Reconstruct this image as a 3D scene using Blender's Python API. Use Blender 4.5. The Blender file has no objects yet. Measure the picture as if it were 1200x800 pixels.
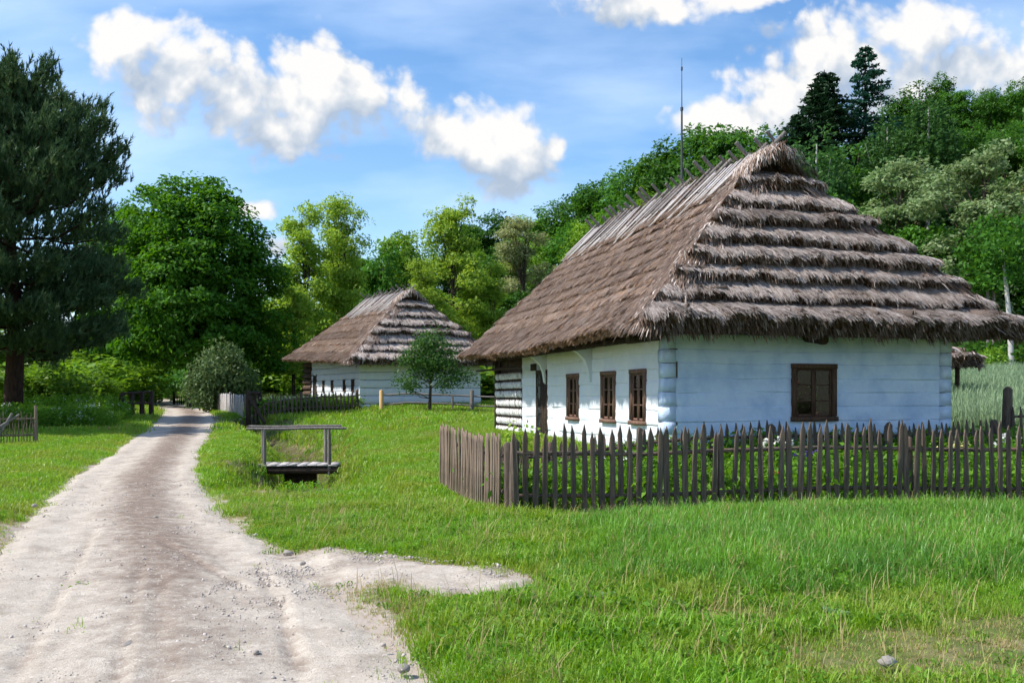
import bpy, math, random
import numpy as np
from mathutils import Vector, Matrix

# ------------------------------------------------------------------ camera, sky, sun, exposure
S = bpy.context.scene
COL = S.collection
CAM_H, FPX, HZN = 1.65, 1100.0, 465.0          # eye height, focal length and horizon row of a 1200x800 frame
cam_d = bpy.data.cameras.new('camera'); cam = bpy.data.objects.new('camera', cam_d); COL.objects.link(cam)
cam.location = (0, 0, CAM_H); cam.rotation_euler = (math.pi / 2, 0, 0)
cam_d.sensor_width = 36; cam_d.lens = 36 * FPX / 1200; cam_d.shift_y = (HZN - 400) / 1200
cam_d.clip_start = 0.1; cam_d.clip_end = 3000
S.camera = cam

SUN_EL, SUN_AZ = 50.0, (-0.975, -0.20)              # elevation; horizontal direction towards the sun
az = math.atan2(SUN_AZ[0], SUN_AZ[1])
sun_vec = Vector((math.sin(az) * math.cos(math.radians(SUN_EL)), math.cos(az) * math.cos(math.radians(SUN_EL)), math.sin(math.radians(SUN_EL))))
sl = bpy.data.lights.new('sun', 'SUN'); sl.energy = 3.75; sl.angle = math.radians(0.53); sl.color = (1.0, 0.95, 0.86)
sun = bpy.data.objects.new('sun', sl); COL.objects.link(sun)
sun.rotation_euler = sun_vec.to_track_quat('Z', 'Y').to_euler(); sun.location = (-30, 0, 40)

W = bpy.data.worlds.new('World'); S.world = W; W.use_nodes = True
W.cycles.sampling_method = 'MANUAL'; W.cycles.sample_map_resolution = 256
def build_world():
    nt = W.node_tree; N = nt.nodes; L = nt.links; N.clear()
    out = N.new('ShaderNodeOutputWorld'); bg = N.new('ShaderNodeBackground'); bg.inputs[1].default_value = 0.15
    L.new(bg.outputs[0], out.inputs[0])
    sky = N.new('ShaderNodeTexSky'); sky.sky_type = 'NISHITA'; sky.sun_disc = False
    sky.sun_elevation = math.radians(SUN_EL); sky.sun_rotation = az
    sky.air_density = 1.0; sky.dust_density = 0.6; sky.ozone_density = 1.6; sky.altitude = 300
    tc = N.new('ShaderNodeTexCoord')
    sep = N.new('ShaderNodeSeparateXYZ'); L.new(tc.outputs['Generated'], sep.inputs[0])
    def m(op, a, b=None, c=None, clamp=False):
        n = N.new('ShaderNodeMath'); n.operation = op; n.use_clamp = clamp
        for i, v in enumerate((a, b, c)):
            if v is None: continue
            if isinstance(v, (int, float)): n.inputs[i].default_value = v
            else: L.new(v, n.inputs[i])
        return n.outputs[0]
    ay = m('MAXIMUM', m('ABSOLUTE', sep.outputs[1]), 0.30)
    u0 = m('DIVIDE', sep.outputs[0], ay); v0 = m('DIVIDE', sep.outputs[2], ay)
    def px(x, y): return ((x - 600) / FPX, (HZN - y) / FPX)
    blobs = []   # directions of the cumulus heaps as slopes (u, v), with half sizes
    for (x, y, rx, ry) in [(150, 58, 56, 44), (215, 92, 85, 64), (290, 118, 90, 60), (365, 108, 85, 66), (430, 108, 62, 52), (330, 150, 70, 34),
                           (528, 160, 52, 30), (590, 168, 68, 54), (615, 195, 60, 40), (650, 178, 20, 22),
                           (740, 8, 85, 24), (860, -6, 60, 18), (690, -20, 60, 30),
                           (850, 150, 70, 34), (930, 112, 72, 58), (985, 60, 85, 50), (1075, 35, 80, 45), (1130, 85, 85, 48), (1190, 80, 50, 48), (1050, 110, 90, 50), (1260, 60, 60, 60),
                           (300, 245, 34, 14), (325, 290, 26, 16), (-120, 150, 120, 50), (-260, 60, 150, 70), (1450, 150, 150, 60), (1700, 0, 180, 90), (200, -330, 240, 110), (950, -420, 260, 110), (-300, -600, 300, 130), (1700, -600, 320, 120)]:
        u, v = px(x, y); blobs.append((u, v, rx / FPX, ry / FPX))
    def field(du, dv):
        u = m('ADD', u0, du); v = m('ADD', v0, dv)
        cmb = N.new('ShaderNodeCombineXYZ'); L.new(u, cmb.inputs[0]); L.new(v, cmb.inputs[1])
        acc = None
        for (bu, bv, rx, ry) in blobs:
            a = m('MULTIPLY_ADD', u, 1 / rx, -bu / rx); b = m('MULTIPLY_ADD', v, 1 / ry, -bv / ry)
            d = m('SQRT', m('MULTIPLY_ADD', a, a, m('MULTIPLY', b, b)))
            g = m('SUBTRACT', 1.0, d)
            acc = g if acc is None else m('SMOOTH_MAX', acc, g, 0.25)
        n1 = N.new('ShaderNodeTexNoise'); n1.noise_dimensions = '2D'; n1.inputs['Scale'].default_value = 11; n1.inputs['Detail'].default_value = 7; n1.inputs['Roughness'].default_value = 0.58; n1.inputs['Distortion'].default_value = 0.35
        L.new(cmb.outputs[0], n1.inputs['Vector'])
        n2 = N.new('ShaderNodeTexVoronoi'); n2.voronoi_dimensions = '2D'; n2.feature = 'F1'; n2.inputs['Scale'].default_value = 30; n2.inputs['Detail'].default_value = 2; n2.inputs['Roughness'].default_value = 0.5
        L.new(cmb.outputs[0], n2.inputs['Vector'])
        nz = m('MULTIPLY_ADD', m('SUBTRACT', n1.outputs[0], 0.5), 1.75, acc)
        return m('MULTIPLY_ADD', m('SUBTRACT', 0.42, n2.outputs['Distance']), 0.55, nz)
    f0 = field(0.0, 0.0); f1 = field(-0.026, 0.042)
    mr = N.new('ShaderNodeMapRange'); mr.interpolation_type = 'SMOOTHSTEP'; L.new(f0, mr.inputs[0])
    mr.inputs[1].default_value = -0.30; mr.inputs[2].default_value = 0.30; mr.inputs[4].default_value = 0.97
    lit = m('MULTIPLY_ADD', m('SUBTRACT', f0, f1), 0.66, 0.45, clamp=True)
    cr = N.new('ShaderNodeValToRGB'); L.new(lit, cr.inputs[0])
    e = cr.color_ramp.elements
    e[0].position = 0.15; e[0].color = (0.46, 0.55, 0.68, 1)
    e[1].position = 0.86; e[1].color = (1.0, 0.985, 0.96, 1)
    k = cr.color_ramp.elements.new(0.5); k.color = (0.66, 0.72, 0.80, 1)
    cs = N.new('ShaderNodeVectorMath'); cs.operation = 'SCALE'; L.new(cr.outputs[0], cs.inputs[0]); cs.inputs['Scale'].default_value = 4.2
    hs = N.new('ShaderNodeHueSaturation'); hs.inputs['Saturation'].default_value = 1.2; hs.inputs['Value'].default_value = 0.90; L.new(sky.outputs[0], hs.inputs['Color'])
    # thin high veil
    mp = N.new('ShaderNodeCombineXYZ'); L.new(m('MULTIPLY', u0, 1.2), mp.inputs[0]); L.new(m('MULTIPLY', v0, 4.0), mp.inputs[1])
    nv = N.new('ShaderNodeTexNoise'); nv.inputs['Scale'].default_value = 2.2; nv.inputs['Detail'].default_value = 6; L.new(mp.outputs[0], nv.inputs['Vector'])
    veil = m('MULTIPLY', m('SUBTRACT', nv.outputs[0], 0.42, clamp=True), 1.2, clamp=True)
    mxv = N.new('ShaderNodeMixRGB'); L.new(veil, mxv.inputs[0]); L.new(hs.outputs[0], mxv.inputs[1]); mxv.inputs[2].default_value = (5.2, 5.9, 6.8, 1)
    mx = N.new('ShaderNodeMixRGB'); L.new(mr.outputs[0], mx.inputs[0]); L.new(mxv.outputs[0], mx.inputs[1]); L.new(cs.outputs[0], mx.inputs[2])
    L.new(mx.outputs[0], bg.inputs[0])
build_world()
S.view_settings.view_transform = 'Standard'; S.view_settings.look = 'None'
S.view_settings.exposure = 0.70; S.view_settings.gamma = 1.0; S.view_settings.use_curve_mapping = False
S.render.engine = 'CYCLES'
S.cycles.use_denoising = True; S.cycles.max_bounces = 5; S.cycles.transparent_max_bounces = 8
S.cycles.use_adaptive_sampling = True; S.cycles.adaptive_threshold = 0.02; S.cycles.caustics_reflective = False; S.cycles.caustics_refractive = False
S.cycles.diffuse_bounces = 2; S.cycles.glossy_bounces = 2; S.cycles.transmission_bounces = 4

# ------------------------------------------------------------------ helpers
rng = np.random.default_rng(7)
random.seed(7)
def nrmz(v): return v / np.maximum(np.linalg.norm(v, axis=-1, keepdims=True), 1e-9)
def sstep(a, b, x):
    t = np.clip((x - a) / (b - a), 0, 1); return t * t * (3 - 2 * t)
_perm = np.random.default_rng(3).random((256, 256))
def vn(x, y):
    x = np.asarray(x, float); y = np.asarray(y, float)
    xi = np.floor(x).astype(int); yi = np.floor(y).astype(int); fx = x - xi; fy = y - yi
    fx = fx * fx * (3 - 2 * fx); fy = fy * fy * (3 - 2 * fy)
    g = lambda a, b: _perm[a & 255, b & 255]
    return (g(xi, yi) * (1 - fx) + g(xi + 1, yi) * fx) * (1 - fy) + (g(xi, yi + 1) * (1 - fx) + g(xi + 1, yi + 1) * fx) * fy
def fbm(x, y, o=4):
    s = 0; a = 1; n = 0
    for i in range(o):
        s = s + a * vn(x * 2 ** i + 17.3 * i, y * 2 ** i + 9.1 * i); n += a; a *= 0.5
    return s / n - 0.5

class MB:
    """collects vertices and faces; build() links them as one mesh object"""
    def __init__(self): self.V = []; self.F = {}; self.n = 0
    def add(self, v, f, mi=0):
        v = np.asarray(v, float).reshape(-1, 3); f = np.asarray(f, int)
        self.V.append(v); self.F.setdefault((f.shape[1], mi), []).append(f + self.n); self.n += len(v)
    def box(self, lo, hi, mi=0, M=None, jit=0.0):
        x0, y0, z0 = lo; x1, y1, z1 = hi
        v = np.array([(x0, y0, z0), (x1, y0, z0), (x1, y1, z0), (x0, y1, z0), (x0, y0, z1), (x1, y0, z1), (x1, y1, z1), (x0, y1, z1)], float)
        if jit: v = v + rng.normal(0, jit, v.shape)
        if M is not None: v = v @ np.array(M.to_3x3()).T + np.array(M.translation)
        self.add(v, [(0, 3, 2, 1), (4, 5, 6, 7), (0, 1, 5, 4), (1, 2, 6, 5), (2, 3, 7, 6), (3, 0, 4, 7)], mi)
    def tube(self, pts, rad, seg=7, mi=0, cap=True, wob=0.0):
        pts = np.asarray(pts, float); rad = np.broadcast_to(np.asarray(rad, float), (len(pts),)); n = len(pts)
        t = nrmz(np.gradient(pts, axis=0)); ref = np.array([0.31, 0.2, 0.93]) if abs(t[0, 2]) < 0.9 else np.array([0.9, 0.3, 0.1])
        s = nrmz(np.cross(t, ref)); b = np.cross(t, s)
        a = np.linspace(0, 2 * np.pi, seg, endpoint=False)
        ring = s[:, None] * np.cos(a)[None, :, None] + b[:, None] * np.sin(a)[None, :, None]
        rr = rad[:, None, None] * (1 + (rng.normal(0, wob, (n, seg, 1)) if wob else 0))
        v = (pts[:, None] + ring * rr).reshape(-1, 3)
        i = np.arange(n - 1)[:, None] * seg; j = np.arange(seg)[None]; k = (j + 1) % seg
        f = np.stack([i + j, i + k, i + seg + k, i + seg + j], -1).reshape(-1, 4)
        self.add(v, f, mi)
        if cap:
            for r, c in ((0, pts[0]), (n - 1, pts[-1])):
                vv = np.vstack([v[r * seg:(r + 1) * seg], c]); jj = np.arange(seg)
                ff = np.stack([jj, (jj + 1) % seg, np.full(seg, seg)], -1)
                self.add(vv, ff if r else ff[:, ::-1], mi)
    def grid(self, P, mi=0, flip=False):
        P = np.asarray(P, float); a, b, _ = P.shape
        i = np.arange(a - 1)[:, None] * b; j = np.arange(b - 1)[None]
        f = np.stack([i + j, i + j + 1, i + b + j + 1, i + b + j], -1).reshape(-1, 4)
        self.add(P.reshape(-1, 3), f[:, ::-1] if flip else f, mi)
    def prism(self, poly, z0, z1, axis=2, mi=0, M=None):
        p = np.asarray(poly, float); n = len(p)
        def lift(z):
            q = np.insert(p, axis, z, axis=1); return q
        v = np.vstack([lift(z0), lift(z1)])
        if M is not None: v = v @ np.array(M.to_3x3()).T + np.array(M.translation)
        j = np.arange(n); k = (j + 1) % n
        self.add(v, np.stack([j, k, k + n, j + n], -1), mi)
        c = np.vstack([v[:n], v[:n].mean(0)]); self.add(c, np.stack([k, j, np.full(n, n)], -1), mi)
        c = np.vstack([v[n:], v[n:].mean(0)]); self.add(c, np.stack([j, k, np.full(n, n)], -1), mi)
    def mesh(self, name, mats, smooth=False, fix=False):
        V = np.vstack(self.V).astype(np.float32)
        me = bpy.data.meshes.new(name)
        lt, li, mi = [], [], []
        for (k, m_), fs in self.F.items():
            f = np.vstack(fs); lt.append(np.full(len(f), k)); li.append(f.ravel()); mi.append(np.full(len(f), m_))
        lt = np.concatenate(lt).astype(np.int32); li = np.concatenate(li).astype(np.int32); mi = np.concatenate(mi).astype(np.int32)
        me.vertices.add(len(V)); me.vertices.foreach_set('co', V.ravel())
        me.loops.add(len(li)); me.loops.foreach_set('vertex_index', li)
        me.polygons.add(len(lt)); me.polygons.foreach_set('loop_start', np.concatenate([[0], np.cumsum(lt)[:-1]]).astype(np.int32))
        me.polygons.foreach_set('material_index', mi)
        for m_ in (mats if isinstance(mats, (list, tuple)) else [mats]): me.materials.append(m_)
        if smooth: me.polygons.foreach_set('use_smooth', np.ones(len(lt), bool))
        me.update(calc_edges=True)
        if fix:
            import bmesh
            bm = bmesh.new(); bm.from_mesh(me); bmesh.ops.recalc_face_normals(bm, faces=bm.faces); bm.to_mesh(me); bm.free()
        return me
    def build(self, name, mats, parent=None, smooth=False, loc=None, rotz=None, fix=False):
        return link(name, self.mesh(name, mats, smooth, fix), parent, loc, rotz)
def link(name, me, parent=None, loc=None, rotz=None):
    o = bpy.data.objects.new(name, me); COL.objects.link(o); o.parent = parent
    if loc is not None: o.location = loc
    if rotz is not None: o.rotation_euler = (0, 0, rotz)
    return o
def tag(o, label=None, cat=None, group=None, kind=None):
    if label: o['label'] = label
    if cat: o['category'] = cat
    if group: o['group'] = group
    if kind: o['kind'] = kind
    return o
def empty(name, loc=(0, 0, 0), rotz=0.0):
    o = bpy.data.objects.new(name, None); COL.objects.link(o); o.location = loc; o.rotation_euler = (0, 0, rotz)
    o.empty_display_size = 0.3
    return o
def X(px, Z): return (px - 600) / FPX * Z
ORD = ['first', 'second', 'third', 'fourth', 'fifth', 'sixth', 'seventh', 'eighth', 'ninth', 'tenth', 'eleventh', 'twelfth', 'thirteenth', 'fourteenth', 'fifteenth', 'sixteenth', 'seventeenth', 'eighteenth', 'nineteenth', 'twentieth']

# ------------------------------------------------------------------ materials
def new_mat(name):
    m = bpy.data.materials.new(name); m.use_nodes = True; nt = m.node_tree; nt.nodes.clear(); return m, nt, nt.nodes, nt.links
def surf(name, c1, c2, scale=4.0, stretch=(1, 1, 1), rough=0.85, bump=0.3, bscale=30.0, spec=0.25, c3=None, c3scale=1.5, c3lo=0.5, c3hi=0.7, island=0.0, world=False, bdist=0.02, detail=6):
    """c1/c2 mixed by fine stretched noise, c3 in larger patches, bump from a third noise"""
    m, nt, N, L = new_mat(name)
    out = N.new('ShaderNodeOutputMaterial'); b = N.new('ShaderNodeBsdfPrincipled'); L.new(b.outputs[0], out.inputs[0])
    if world: g = N.new('ShaderNodeNewGeometry'); src = g.outputs['Position']
    else: tc = N.new('ShaderNodeTexCoord'); src = tc.outputs['Object']
    mp = N.new('ShaderNodeMapping'); mp.inputs['Scale'].default_value = stretch; L.new(src, mp.inputs[0])
    n = N.new('ShaderNodeTexNoise'); n.inputs['Scale'].default_value = scale; n.inputs['Detail'].default_value = detail; n.inputs['Roughness'].default_value = 0.65; L.new(mp.outputs[0], n.inputs['Vector'])
    mr = N.new('ShaderNodeMapRange'); mr.inputs[1].default_value = 0.3; mr.inputs[2].default_value = 0.7; L.new(n.outputs[0], mr.inputs[0])
    mx = N.new('ShaderNodeMixRGB'); mx.inputs[1].default_value = (*c1, 1); mx.inputs[2].default_value = (*c2, 1); L.new(mr.outputs[0], mx.inputs[0])
    col = mx.outputs[0]
    if c3 is not None:
        n3 = N.new('ShaderNodeTexNoise'); n3.inputs['Scale'].default_value = c3scale; n3.inputs['Detail'].default_value = 5; n3.inputs['Roughness'].default_value = 0.6; L.new(src, n3.inputs['Vector'])
        r3 = N.new('ShaderNodeMapRange'); r3.inputs[1].default_value = c3lo; r3.inputs[2].default_value = c3hi; L.new(n3.outputs[0], r3.inputs[0])
        x3 = N.new('ShaderNodeMixRGB'); L.new(r3.outputs[0], x3.inputs[0]); L.new(col, x3.inputs[1]); x3.inputs[2].default_value = (*c3, 1); col = x3.outputs[0]
    if island:
        gi = N.new('ShaderNodeNewGeometry'); oi = N.new('ShaderNodeObjectInfo')
        ad = N.new('ShaderNodeMath'); ad.operation = 'ADD'; L.new(gi.outputs['Random Per Island'], ad.inputs[0]); L.new(oi.outputs['Random'], ad.inputs[1])
        ri = N.new('ShaderNodeMapRange'); ri.inputs[2].default_value = 2.0; ri.inputs[3].default_value = 1 - island; ri.inputs[4].default_value = 1 + island; L.new(ad.outputs[0], ri.inputs[0])
        hs = N.new('ShaderNodeHueSaturation'); L.new(ri.outputs[0], hs.inputs['Value']); L.new(col, hs.inputs['Color']); col = hs.outputs[0]
    L.new(col, b.inputs['Base Color']); b.inputs['Roughness'].default_value = rough; b.inputs['Specular IOR Level'].default_value = spec
    if bump:
        nb = N.new('ShaderNodeTexNoise'); nb.inputs['Scale'].default_value = bscale; nb.inputs['Detail'].default_value = 6; nb.inputs['Roughness'].default_value = 0.7; L.new(mp.outputs[0], nb.inputs['Vector'])
        bp = N.new('ShaderNodeBump'); bp.inputs['Strength'].default_value = bump; bp.inputs['Distance'].default_value = bdist; L.new(nb.outputs[0], bp.inputs['Height']); L.new(bp.outputs[0], b.inputs['Normal'])
    return m
def leaf_mat(name, c1, c2, trans=0.35, rough=0.5, pos=0.0, c3=None, pscale=0.35, objvar=0.12, plo=0.42, phi=0.62, spec=0.15):
    m, nt, N, L = new_mat(name)
    out = N.new('ShaderNodeOutputMaterial'); b = N.new('ShaderNodeBsdfPrincipled'); t = N.new('ShaderNodeBsdfTranslucent'); ms = N.new('ShaderNodeMixShader')
    gi = N.new('ShaderNodeNewGeometry'); oi = N.new('ShaderNodeObjectInfo')
    mx = N.new('ShaderNodeMixRGB'); mx.inputs[1].default_value = (*c1, 1); mx.inputs[2].default_value = (*c2, 1); L.new(gi.outputs['Random Per Island'], mx.inputs[0])
    col = mx.outputs[0]
    if c3 is not None:
        n3 = N.new('ShaderNodeTexNoise'); n3.inputs['Scale'].default_value = pscale; n3.inputs['Detail'].default_value = 5; n3.inputs['Roughness'].default_value = 0.65; L.new(gi.outputs['Position'], n3.inputs['Vector'])
        r3 = N.new('ShaderNodeMapRange'); r3.inputs[1].default_value = plo; r3.inputs[2].default_value = phi; r3.inputs[4].default_value = pos; L.new(n3.outputs[0], r3.inputs[0])
        x3 = N.new('ShaderNodeMixRGB'); L.new(r3.outputs[0], x3.inputs[0]); L.new(col, x3.inputs[1]); x3.inputs[2].default_value = (*c3, 1); col = x3.outputs[0]
    ri = N.new('ShaderNodeMapRange'); ri.inputs[3].default_value = 1 - objvar; ri.inputs[4].default_value = 1 + objvar; L.new(oi.outputs['Random'], ri.inputs[0])
    hs = N.new('ShaderNodeHueSaturation'); L.new(ri.outputs[0], hs.inputs['Value']); L.new(col, hs.inputs['Color']); col = hs.outputs[0]
    L.new(col, b.inputs['Base Color']); b.inputs['Roughness'].default_value = rough; b.inputs['Specular IOR Level'].default_value = spec
    h2 = N.new('ShaderNodeHueSaturation'); h2.inputs['Hue'].default_value = 0.485; h2.inputs['Saturation'].default_value = 1.1; h2.inputs['Value'].default_value = 1.25; L.new(col, h2.inputs['Color']); L.new(h2.outputs[0], t.inputs[0])
    ms.inputs[0].default_value = trans; L.new(b.outputs[0], ms.inputs[1]); L.new(t.outputs[0], ms.inputs[2]); L.new(ms.outputs[0], out.inputs[0])
    return m
MT = {}
MT['grey_wood'] = surf('weathered grey wood', (0.10, 0.083, 0.075), (0.28, 0.25, 0.235), 3.5, (6, 6, 0.7), 0.9, 0.5, 18, island=0.3)
MT['plank'] = surf('bleached plank wood', (0.30, 0.27, 0.26), (0.60, 0.56, 0.54), 5, (5, 5, 5), 0.9, 0.4, 24, island=0.3)
MT['picket'] = surf('dark weathered picket wood', (0.05, 0.038, 0.030), (0.17, 0.130, 0.105), 4, (7, 7, 0.8), 0.9, 0.5, 22, island=0.4, c3=(0.17, 0.10, 0.07), c3scale=2.2, c3lo=0.5, c3hi=0.75)
MT['picket_brown'] = surf('brown weathered picket wood', (0.10, 0.07, 0.05), (0.31, 0.23, 0.175), 4, (7, 7, 0.8), 0.9, 0.5, 22, island=0.3)
MT['dark_wood'] = surf('dark old timber', (0.022, 0.014, 0.010), (0.075, 0.050, 0.036), 4, (3, 3, 3), 0.85, 0.5, 25)
MT['frame'] = surf('brown window timber', (0.05, 0.026, 0.017), (0.13, 0.075, 0.05), 5, (6, 6, 1), 0.8, 0.4, 30)
MT['frame_red'] = surf('reddish worn window timber', (0.11, 0.055, 0.035), (0.26, 0.16, 0.12), 5, (6, 6, 1), 0.8, 0.4, 30)
MT['new_wood'] = surf('fresh pine post', (0.55, 0.33, 0.14), (0.70, 0.46, 0.23), 4, (5, 5, 0.6), 0.8, 0.3, 20)
MT['bark'] = surf('tree bark', (0.028, 0.020, 0.015), (0.09, 0.068, 0.052), 5, (2, 2, 0.5), 0.95, 0.8, 12)
MT['pine_bark'] = surf('pine bark', (0.02, 0.012, 0.009), (0.075, 0.04, 0.026), 5, (2, 2, 0.6), 0.95, 0.8, 9)
MT['birch_bark'] = surf('birch bark', (0.62, 0.60, 0.57), (0.35, 0.33, 0.31), 4, (1, 1, 4), 0.8, 0.3, 12, c3=(0.05, 0.045, 0.04), c3scale=2.5, c3lo=0.6, c3hi=0.66)
MT['straw'] = surf('weathered grey straw', (0.30, 0.245, 0.215), (0.58, 0.505, 0.46), 6, (2, 2, 2), 0.8, 0, island=0.45, c3=(0.24, 0.18, 0.145), c3scale=1.1, c3lo=0.52, c3hi=0.78)
MT['straw_brown'] = surf('brown straw', (0.095, 0.060, 0.042), (0.235, 0.155, 0.115), 6, (2, 2, 2), 0.8, 0, island=0.5, c3=(.27, .205, .17), c3scale=2.6, c3lo=.48, c3hi=.66)
MT['straw_gold'] = surf('orange straw butts', (0.30, 0.165, 0.085), (0.50, 0.30, 0.165), 6, (2, 2, 2), 0.8, 0, island=0.45)
MT['straw_slab'] = surf('packed straw', (0.11, 0.075, 0.058), (0.24, 0.185, 0.155), 9, (4, 4, 4), 0.95, 0.8, 40)
MT['straw_butt'] = surf('cut straw ends', (0.045, 0.022, 0.012), (0.15, 0.08, 0.042), 20, (5, 5, 5), 0.95, 0.9, 60)
MT['core'] = surf('dark roof underside', (0.02, 0.014, 0.010), (0.05, 0.034, 0.024), 6, (1, 1, 1), 0.95, 0.4, 20)
MT['white'] = surf('limewash with blue shade tint', (0.54, 0.67, 0.88), (0.63, 0.74, 0.90), 2.2, (1, 1, 1), 0.9, 0.85, 7, c3=(0.40, 0.53, 0.76), c3scale=1.6, c3lo=0.46, c3hi=0.70, bdist=0.03)  # bluer than the facade limewash: the gable's sky-lit shade put into the colour
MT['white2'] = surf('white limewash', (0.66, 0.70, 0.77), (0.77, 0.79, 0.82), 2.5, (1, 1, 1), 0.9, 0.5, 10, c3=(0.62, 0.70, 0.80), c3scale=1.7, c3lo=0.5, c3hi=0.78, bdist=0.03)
MT['stone'] = surf('field stone', (0.20, 0.175, 0.15), (0.42, 0.385, 0.35), 5, (1, 1, 1), 0.9, 0.6, 25, island=0.3)
MT['pebble'] = surf('pebble', (0.33, 0.285, 0.25), (0.60, 0.545, 0.50), 3, (1, 1, 1), 0.9, 0.3, 25, island=0.5)
MT['iron'] = surf('dark iron', (0.04, 0.04, 0.045), (0.09, 0.09, 0.095), 8, (1, 1, 1), 0.5, 0.1, 40)
MT['blue'] = surf('blue tarpaulin', (0.10, 0.19, 0.42), (0.17, 0.28, 0.52), 6, (1, 1, 1), 0.5, 0.3, 20)
MT['sheet'] = surf('grey-blue sheet roof', (0.20, 0.27, 0.36), (0.30, 0.38, 0.47), 4, (1, 1, 1), 0.45, 0.2, 10)
MT['clay'] = surf('clay pot', (0.38, 0.15, 0.07), (0.48, 0.21, 0.10), 6, (1, 1, 1), 0.8, 0.2, 20)
MT['rope'] = surf('whitewashed straw rope', (0.55, 0.53, 0.52), (0.80, 0.79, 0.78), 8, (1, 1, 1), 0.9, 0.5, 25, c3=(0.34, 0.28, 0.24), c3scale=7, c3lo=0.55, c3hi=0.72)
MT['oldlog'] = surf('old brown log', (0.05, 0.032, 0.024), (0.15, 0.10, 0.075), 4, (3, 0.6, 3), 0.9, 0.5, 20)
def glass_mat():
    m, nt, N, L = new_mat('window glass')
    out = N.new('ShaderNodeOutputMaterial'); t = N.new('ShaderNodeBsdfTransparent'); g = N.new('ShaderNodeBsdfGlossy'); f = N.new('ShaderNodeFresnel'); f.inputs[0].default_value = 1.5
    g.inputs['Roughness'].default_value = 0.03; t.inputs[0].default_value = (0.82, 0.86, 0.85, 1); ms = N.new('ShaderNodeMixShader')
    nz = N.new('ShaderNodeTexNoise'); nz.inputs['Scale'].default_value = 3.0; bp = N.new('ShaderNodeBump'); bp.inputs['Strength'].default_value = 0.05; bp.inputs['Distance'].default_value = 0.03
    L.new(nz.outputs[0], bp.inputs['Height']); L.new(bp.outputs[0], g.inputs['Normal'])
    a = N.new('ShaderNodeMath'); a.operation = 'MULTIPLY_ADD'; a.inputs[1].default_value = 0.6; a.inputs[2].default_value = 0.0; L.new(f.outputs[0], a.inputs[0])
    L.new(a.outputs[0], ms.inputs[0]); L.new(t.outputs[0], ms.inputs[1]); L.new(g.outputs[0], ms.inputs[2]); L.new(ms.outputs[0], out.inputs[0]); return m
MT['glass'] = glass_mat()
MT['grass'] = leaf_mat('grass blades', (0.14, 0.32, 0.020), (0.25, 0.46, 0.040), 0.38, 0.42, 0.75, (0.30, 0.36, 0.055), 0.75, spec=.35)
MT['tallgrass'] = leaf_mat('tall grass blades', (0.11, 0.29, 0.024), (0.215, 0.43, 0.052), 0.38, 0.38, 0.75, (0.085, 0.24, 0.035), 0.9, spec=.45)
MT['drygrass'] = leaf_mat('dry grass blades', (0.34, 0.27, 0.10), (0.46, 0.38, 0.19), 0.3, 0.6)
MT['weed'] = leaf_mat('weed leaves', (0.085, 0.22, 0.02), (0.19, 0.37, 0.045), 0.4, 0.45)
MT['wheat'] = leaf_mat('green wheat', (0.20, 0.30, 0.16), (0.32, 0.42, 0.25), 0.3, 0.5)
MT['meadow'] = leaf_mat('pale meadow grass', (0.16, 0.26, 0.07), (0.29, 0.37, 0.13), 0.3, 0.5)
MT['chestnut'] = leaf_mat('chestnut leaves', (0.038, 0.125, 0.013), (0.10, 0.26, 0.027), 0.42, 0.6)
MT['robinia'] = leaf_mat('robinia leaves', (0.19, 0.33, 0.04), (0.35, 0.49, 0.08), 0.45, 0.5)
MT['robinia_pale'] = leaf_mat('flowering robinia leaves', (0.25, 0.31, 0.10), (0.43, 0.45, 0.22), 0.38, 0.5)
MT['robinia_bloom'] = leaf_mat('robinia leaves with white flowers', (0.10, 0.19, 0.055), (0.30, 0.38, 0.19), 0.35, 0.5)
MT['forest'] = leaf_mat('forest leaves', (0.032, 0.11, 0.016), (0.085, 0.22, 0.03), 0.38, 0.5, objvar=0.25)
MT['forest_lt'] = leaf_mat('light forest leaves', (0.11, 0.24, 0.028), (0.21, 0.37, 0.05), 0.42, 0.5, objvar=0.25)
MT['birch'] = leaf_mat('birch leaves', (0.035, 0.105, 0.026), (0.085, 0.19, 0.05), 0.36, 0.45)
MT['spruce'] = leaf_mat('conifer needles', (0.012, 0.040, 0.018), (0.032, 0.080, 0.032), 0.15, 0.5)
MT['larch'] = leaf_mat('larch needles', (0.015, 0.065, 0.045), (0.04, 0.12, 0.075), 0.2, 0.5)
MT['pine'] = leaf_mat('pine needles', (0.024, 0.065, 0.027), (0.09, 0.155, 0.065), 0.22, 0.45, 0.85, (0.16, 0.24, 0.105), 1.6, plo=.5, phi=.68)
MT['apple'] = leaf_mat('apple leaves', (0.038, 0.115, 0.022), (0.10, 0.21, 0.05), 0.35, 0.4)
MT['bush'] = leaf_mat('bush leaves', (0.06, 0.12, 0.035), (0.15, 0.22, 0.085), 0.3, 0.45)
MT['flower_w'] = leaf_mat('white petals', (0.75, 0.75, 0.70), (0.85, 0.85, 0.80), 0.3, 0.6)
MT['flower_y'] = leaf_mat('cream petals', (0.75, 0.65, 0.25), (0.80, 0.75, 0.45), 0.3, 0.6)
MT['flower_p'] = leaf_mat('purple petals', (0.18, 0.08, 0.42), (0.28, 0.14, 0.55), 0.3, 0.6)
MT['flower_r'] = leaf_mat('red petals', (0.50, 0.04, 0.03), (0.62, 0.10, 0.05), 0.3, 0.6)

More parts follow.
